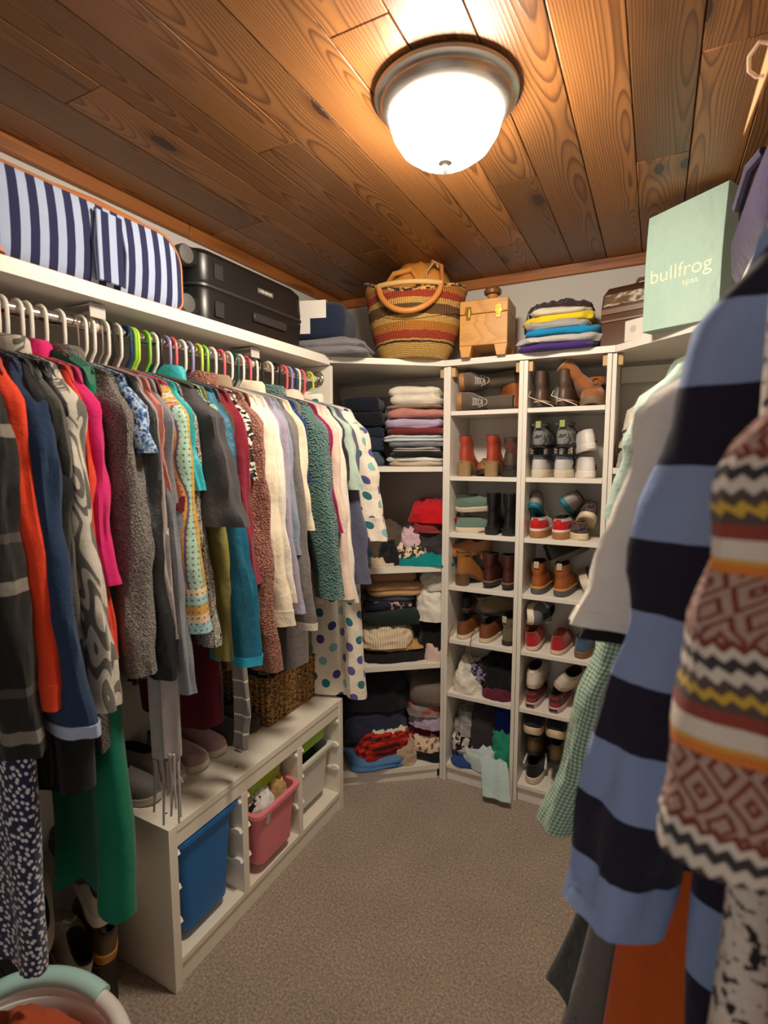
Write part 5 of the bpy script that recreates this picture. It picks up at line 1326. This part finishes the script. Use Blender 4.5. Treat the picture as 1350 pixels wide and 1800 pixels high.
def text(body, size, loc, parent, mat, rot=(PI / 2, 0, 0)):
    cu = bpy.data.curves.new('lettering', 'FONT'); cu.body = body; cu.size = size; cu.align_x = 'CENTER'; cu.extrude = .0003
    o = bpy.data.objects.new('lettering', cu); col.objects.link(o)
    me = bpy.data.meshes.new_from_object(o.evaluated_get(bpy.context.evaluated_depsgraph_get()))
    bpy.data.objects.remove(o)
    me.materials.append(mat)
    o = bpy.data.objects.new('lettering', me); col.objects.link(o); o.parent = parent; o.location = loc; o.rotation_euler = rot
    return o
PRN = plain((226, 226, 196), .5)
text('bullfrog', .066, (-.004, -.0562, .158), pb, PRN)
text('spas', .030, (.032, -.0562, .128), pb, PRN)

# things on the right shelf, cut by the picture edge
NV = cloth((52, 44, 70), weave=500)
heapbag = thing('duffel_bag', 'dark purple-navy fabric bag on the right shelf behind the mint bag', 'bag', (.345, 1.56, ZT))
m = MB(); m.loft([rrect(.16, .25, .06, .001), rrect(.185, .27, .08, .05), rrect(.19, .275, .08, .13), rrect(.165, .25, .08, .21), rrect(.08, .2, .06, .235)]); m.build('bag_body', NV, heapbag, angle=80)
m = MB(); m.tube([(-.17, -.14, .20), (-.19, -.10, .19), (-.198, .0, .15), (-.19, .10, .19), (-.172, .14, .20)], .012, 8); m.build('strap', cloth((62, 54, 80)), heapbag)
CB = plain((176, 132, 88), .8, var=.06)
cbx = thing('cardboard_box', 'brown cardboard box with a string loop at the upper right corner', 'box', (.368, 1.03, ZT), (0, 0, .08))
m = MB(); m.box((0, 0, .17), (.36, .42, .33), bev=.003); m.build('carton', CB, cbx)
m = MB(); m.loft([[(-.18, -.2, .33), (-.18, .2, .33), (-.20, .2, .325), (-.20, -.2, .325)], [(-.235, -.2, .17), (-.235, .2, .14), (-.238, .2, .14), (-.238, -.2, .17)]]); m.build('flap', CB, cbx)
m = MB(); m.tube([(-.232, .06, .20), (-.248, .065, .21), (-.258, .08, .20), (-.255, .09, .185), (-.243, .095, .176), (-.235, .09, .172)], .0028, 6); m.build('string_loop', plain((226, 206, 186), .8), cbx)

# ---------------------------------------------------------------- on and beside the bench
WICK = NT('wicker'); s = WICK.sep(WICK.tc())
hx = WICK.math('ADD', s[0], s[1])
a = WICK.math('SINE', WICK.math('MULTIPLY', s[2], 420.0)); b = WICK.math('SINE', WICK.math('ADD', WICK.math('MULTIPLY', hx, 210.0), WICK.math('MULTIPLY', WICK.math('SIGN', a), 1.57)))
pt = WICK.math('MULTIPLY', a, b)
WICK.base(WICK.mix(WICK.math('ADD', WICK.math('MULTIPLY', pt, .18), WICK.ramp(WICK.noise(WICK.map(WICK.tc(), (1, 1, 2.2)), 55, 3), [(.38, (0, 0, 0)), (.62, (1, 1, 1))])), s2l((70, 44, 22)), s2l((196, 146, 88)))); setb(WICK, .75, 0, 0, .3)
WICK.bump(WICK.math('ADD', pt, WICK.noise(WICK.tc(), 90, 2)), .9, .006); WICK = WICK.m
wi = thing('wicker_basket', 'rectangular brown wicker basket on top of the storage bench', 'basket', (-1.44, 1.735, UH + .0005))
m = MB(); m.loft([rrect(.115, .17, .012, 0, 4), rrect(.122, .178, .012, .01, 4), rrect(.128, .185, .012, .19, 4), rrect(.126, .183, .012, .197, 4), rrect(.113, .170, .010, .197, 4), rrect(.108, .165, .010, .03, 4)]); m.build('basket_body', WICK, wi)
m = MB(); P = rrect(.122, .178, .014, .195, 4); m.tube(P + [P[0]], .009, 8); m.build('rim', WICK, wi)
heap('heaped_cloth', 'dark clothes heaped inside the wicker basket', 'clothes', (-1.44, 1.735, UH + .12), (.2, .30, .13), camo([(30, 30, 34), (30, 30, 34), (140, 132, 124)], 12), 0, 81, .9)
gS = 'shoes in a row on the bench'
for i, (yy, lab, up_, so_, cn) in enumerate(((1.02, 'grey mesh running shoe at the near end of the bench', (120, 116, 112), (190, 180, 170), None), (1.12, 'beige sneaker beside the grey running shoe on the bench', (160, 146, 134), (200, 188, 170), None), (1.215, 'dusty pink sneaker in the middle of the bench row', (176, 140, 140), (206, 196, 176), (170, 168, 164)), (1.31, 'second dusty pink sneaker on the bench', (168, 132, 132), (206, 196, 176), (170, 168, 164)), (1.41, 'dark brown shoe farther along the bench', (62, 54, 48), (50, 44, 40), None), (1.495, 'dark brown shoe nearest the wicker basket', (58, 50, 46), (46, 40, 38), None))):
    shoe('sneaker', lab, (-1.585 - .01 * (i % 2), yy, UH + .0006), (0, 0, -PI / 2 + .1), SU(up_), so_, L=.26, W=.088, collar=.09, counter=cn, group=gS)
gP = 'shoes piled on the floor left of the bench'
pile = [('white leather sneaker on top of the floor pile with a red patch', (-1.32, .835, .285), (0, .05, 1.15), (206, 192, 176), (222, 208, 186), (120, 30, 30)), ('off-white sneaker lying toe-up at the left of the floor pile', (-1.38, .70, .28), (.30, .0, 1.2), (196, 184, 170), (214, 204, 188), None), ('cream sneaker with rounded heel in the middle of the floor pile', (-1.31, .75, .155), (.1, .25, 1.3), (190, 176, 156), (220, 206, 186), None), ('brown shoe with honey-coloured sole under the white sneaker', (-1.33, .85, .15), (0, .1, 1.25), (92, 76, 54), (186, 126, 60), None), ('tan shoe low in the floor pile below the cream sneaker', (-1.31, .74, .06), (0, 0, 1.3), (150, 116, 90), (170, 120, 70), None), ('dark boot standing at the bottom right of the floor pile', (-1.33, .85, .002), (0, 0, 1.35), (40, 36, 34), (34, 30, 28), None), ('dark green shoe at the back of the floor pile', (-1.42, .86, .36), (.1, 0, 1.3), (58, 62, 50), (70, 60, 50), None), ('black shoe under the off-white sneaker', (-1.36, .66, .17), (.1, .1, 1.3), (30, 28, 30), (40, 36, 36), None), ('grey shoe at the near end of the floor pile', (-1.30, .60, .002), (0, 0, 1.4), (110, 104, 98), (150, 140, 128), None), ('brown loafer deep in the floor pile', (-1.34, .66, .06), (0, 0, 1.35), (84, 60, 44), (40, 34, 30), None)]
for lab, lc, rt_, up_, so_, tb in pile:
    shoe('sneaker', lab, lc, rt_, LE(up_, .5), so_, L=.27, W=.098, collar=.09 if 'boot' not in lab else .15, sole_h=.032, tab=tb, group=gP, laces=(200, 190, 176) if 'sneaker' in lab else None)

# laundry basket, cut by the lower left corner
lbk = thing('laundry_basket', 'white laundry basket with mint green grip in the lower left corner', 'laundry basket', (-1.085, .47, .0))
WHP = plain((226, 220, 214), .4); MTP = plain((172, 214, 208), .4)
LR = .235
m = MB(); m.lathe([(.16, 0), (.175, .005), (.215, .33), (.222, .345), (.212, .345), (.205, .33), (.165, .012)], 48, sy=.86); m.build('tub', WHP, lbk)
P = [(LR * math.cos(a), LR * .86 * math.sin(a), .352) for a in [2 * PI * i / 64 for i in range(65)]]
m = MB(); m.tube(P, .017, 12); m.build('rim', WHP, lbk)
P = [((LR + .004) * math.cos(a), (LR + .004) * .86 * math.sin(a), .355 + .02 * math.sin(PI * i / 24)) for i, a in enumerate([PI * .50 + PI * .50 * i / 24 for i in range(25)])]
m = MB(); m.tube(P, .0205, 12); m.build('grip', MTP, lbk)
heap('heaped_cloth', 'rust orange cloth heaped in the laundry basket', 'clothes', (-1.085, .47, .25), (.36, .30, .17), cloth((176, 78, 44)), .2, 90, .8)
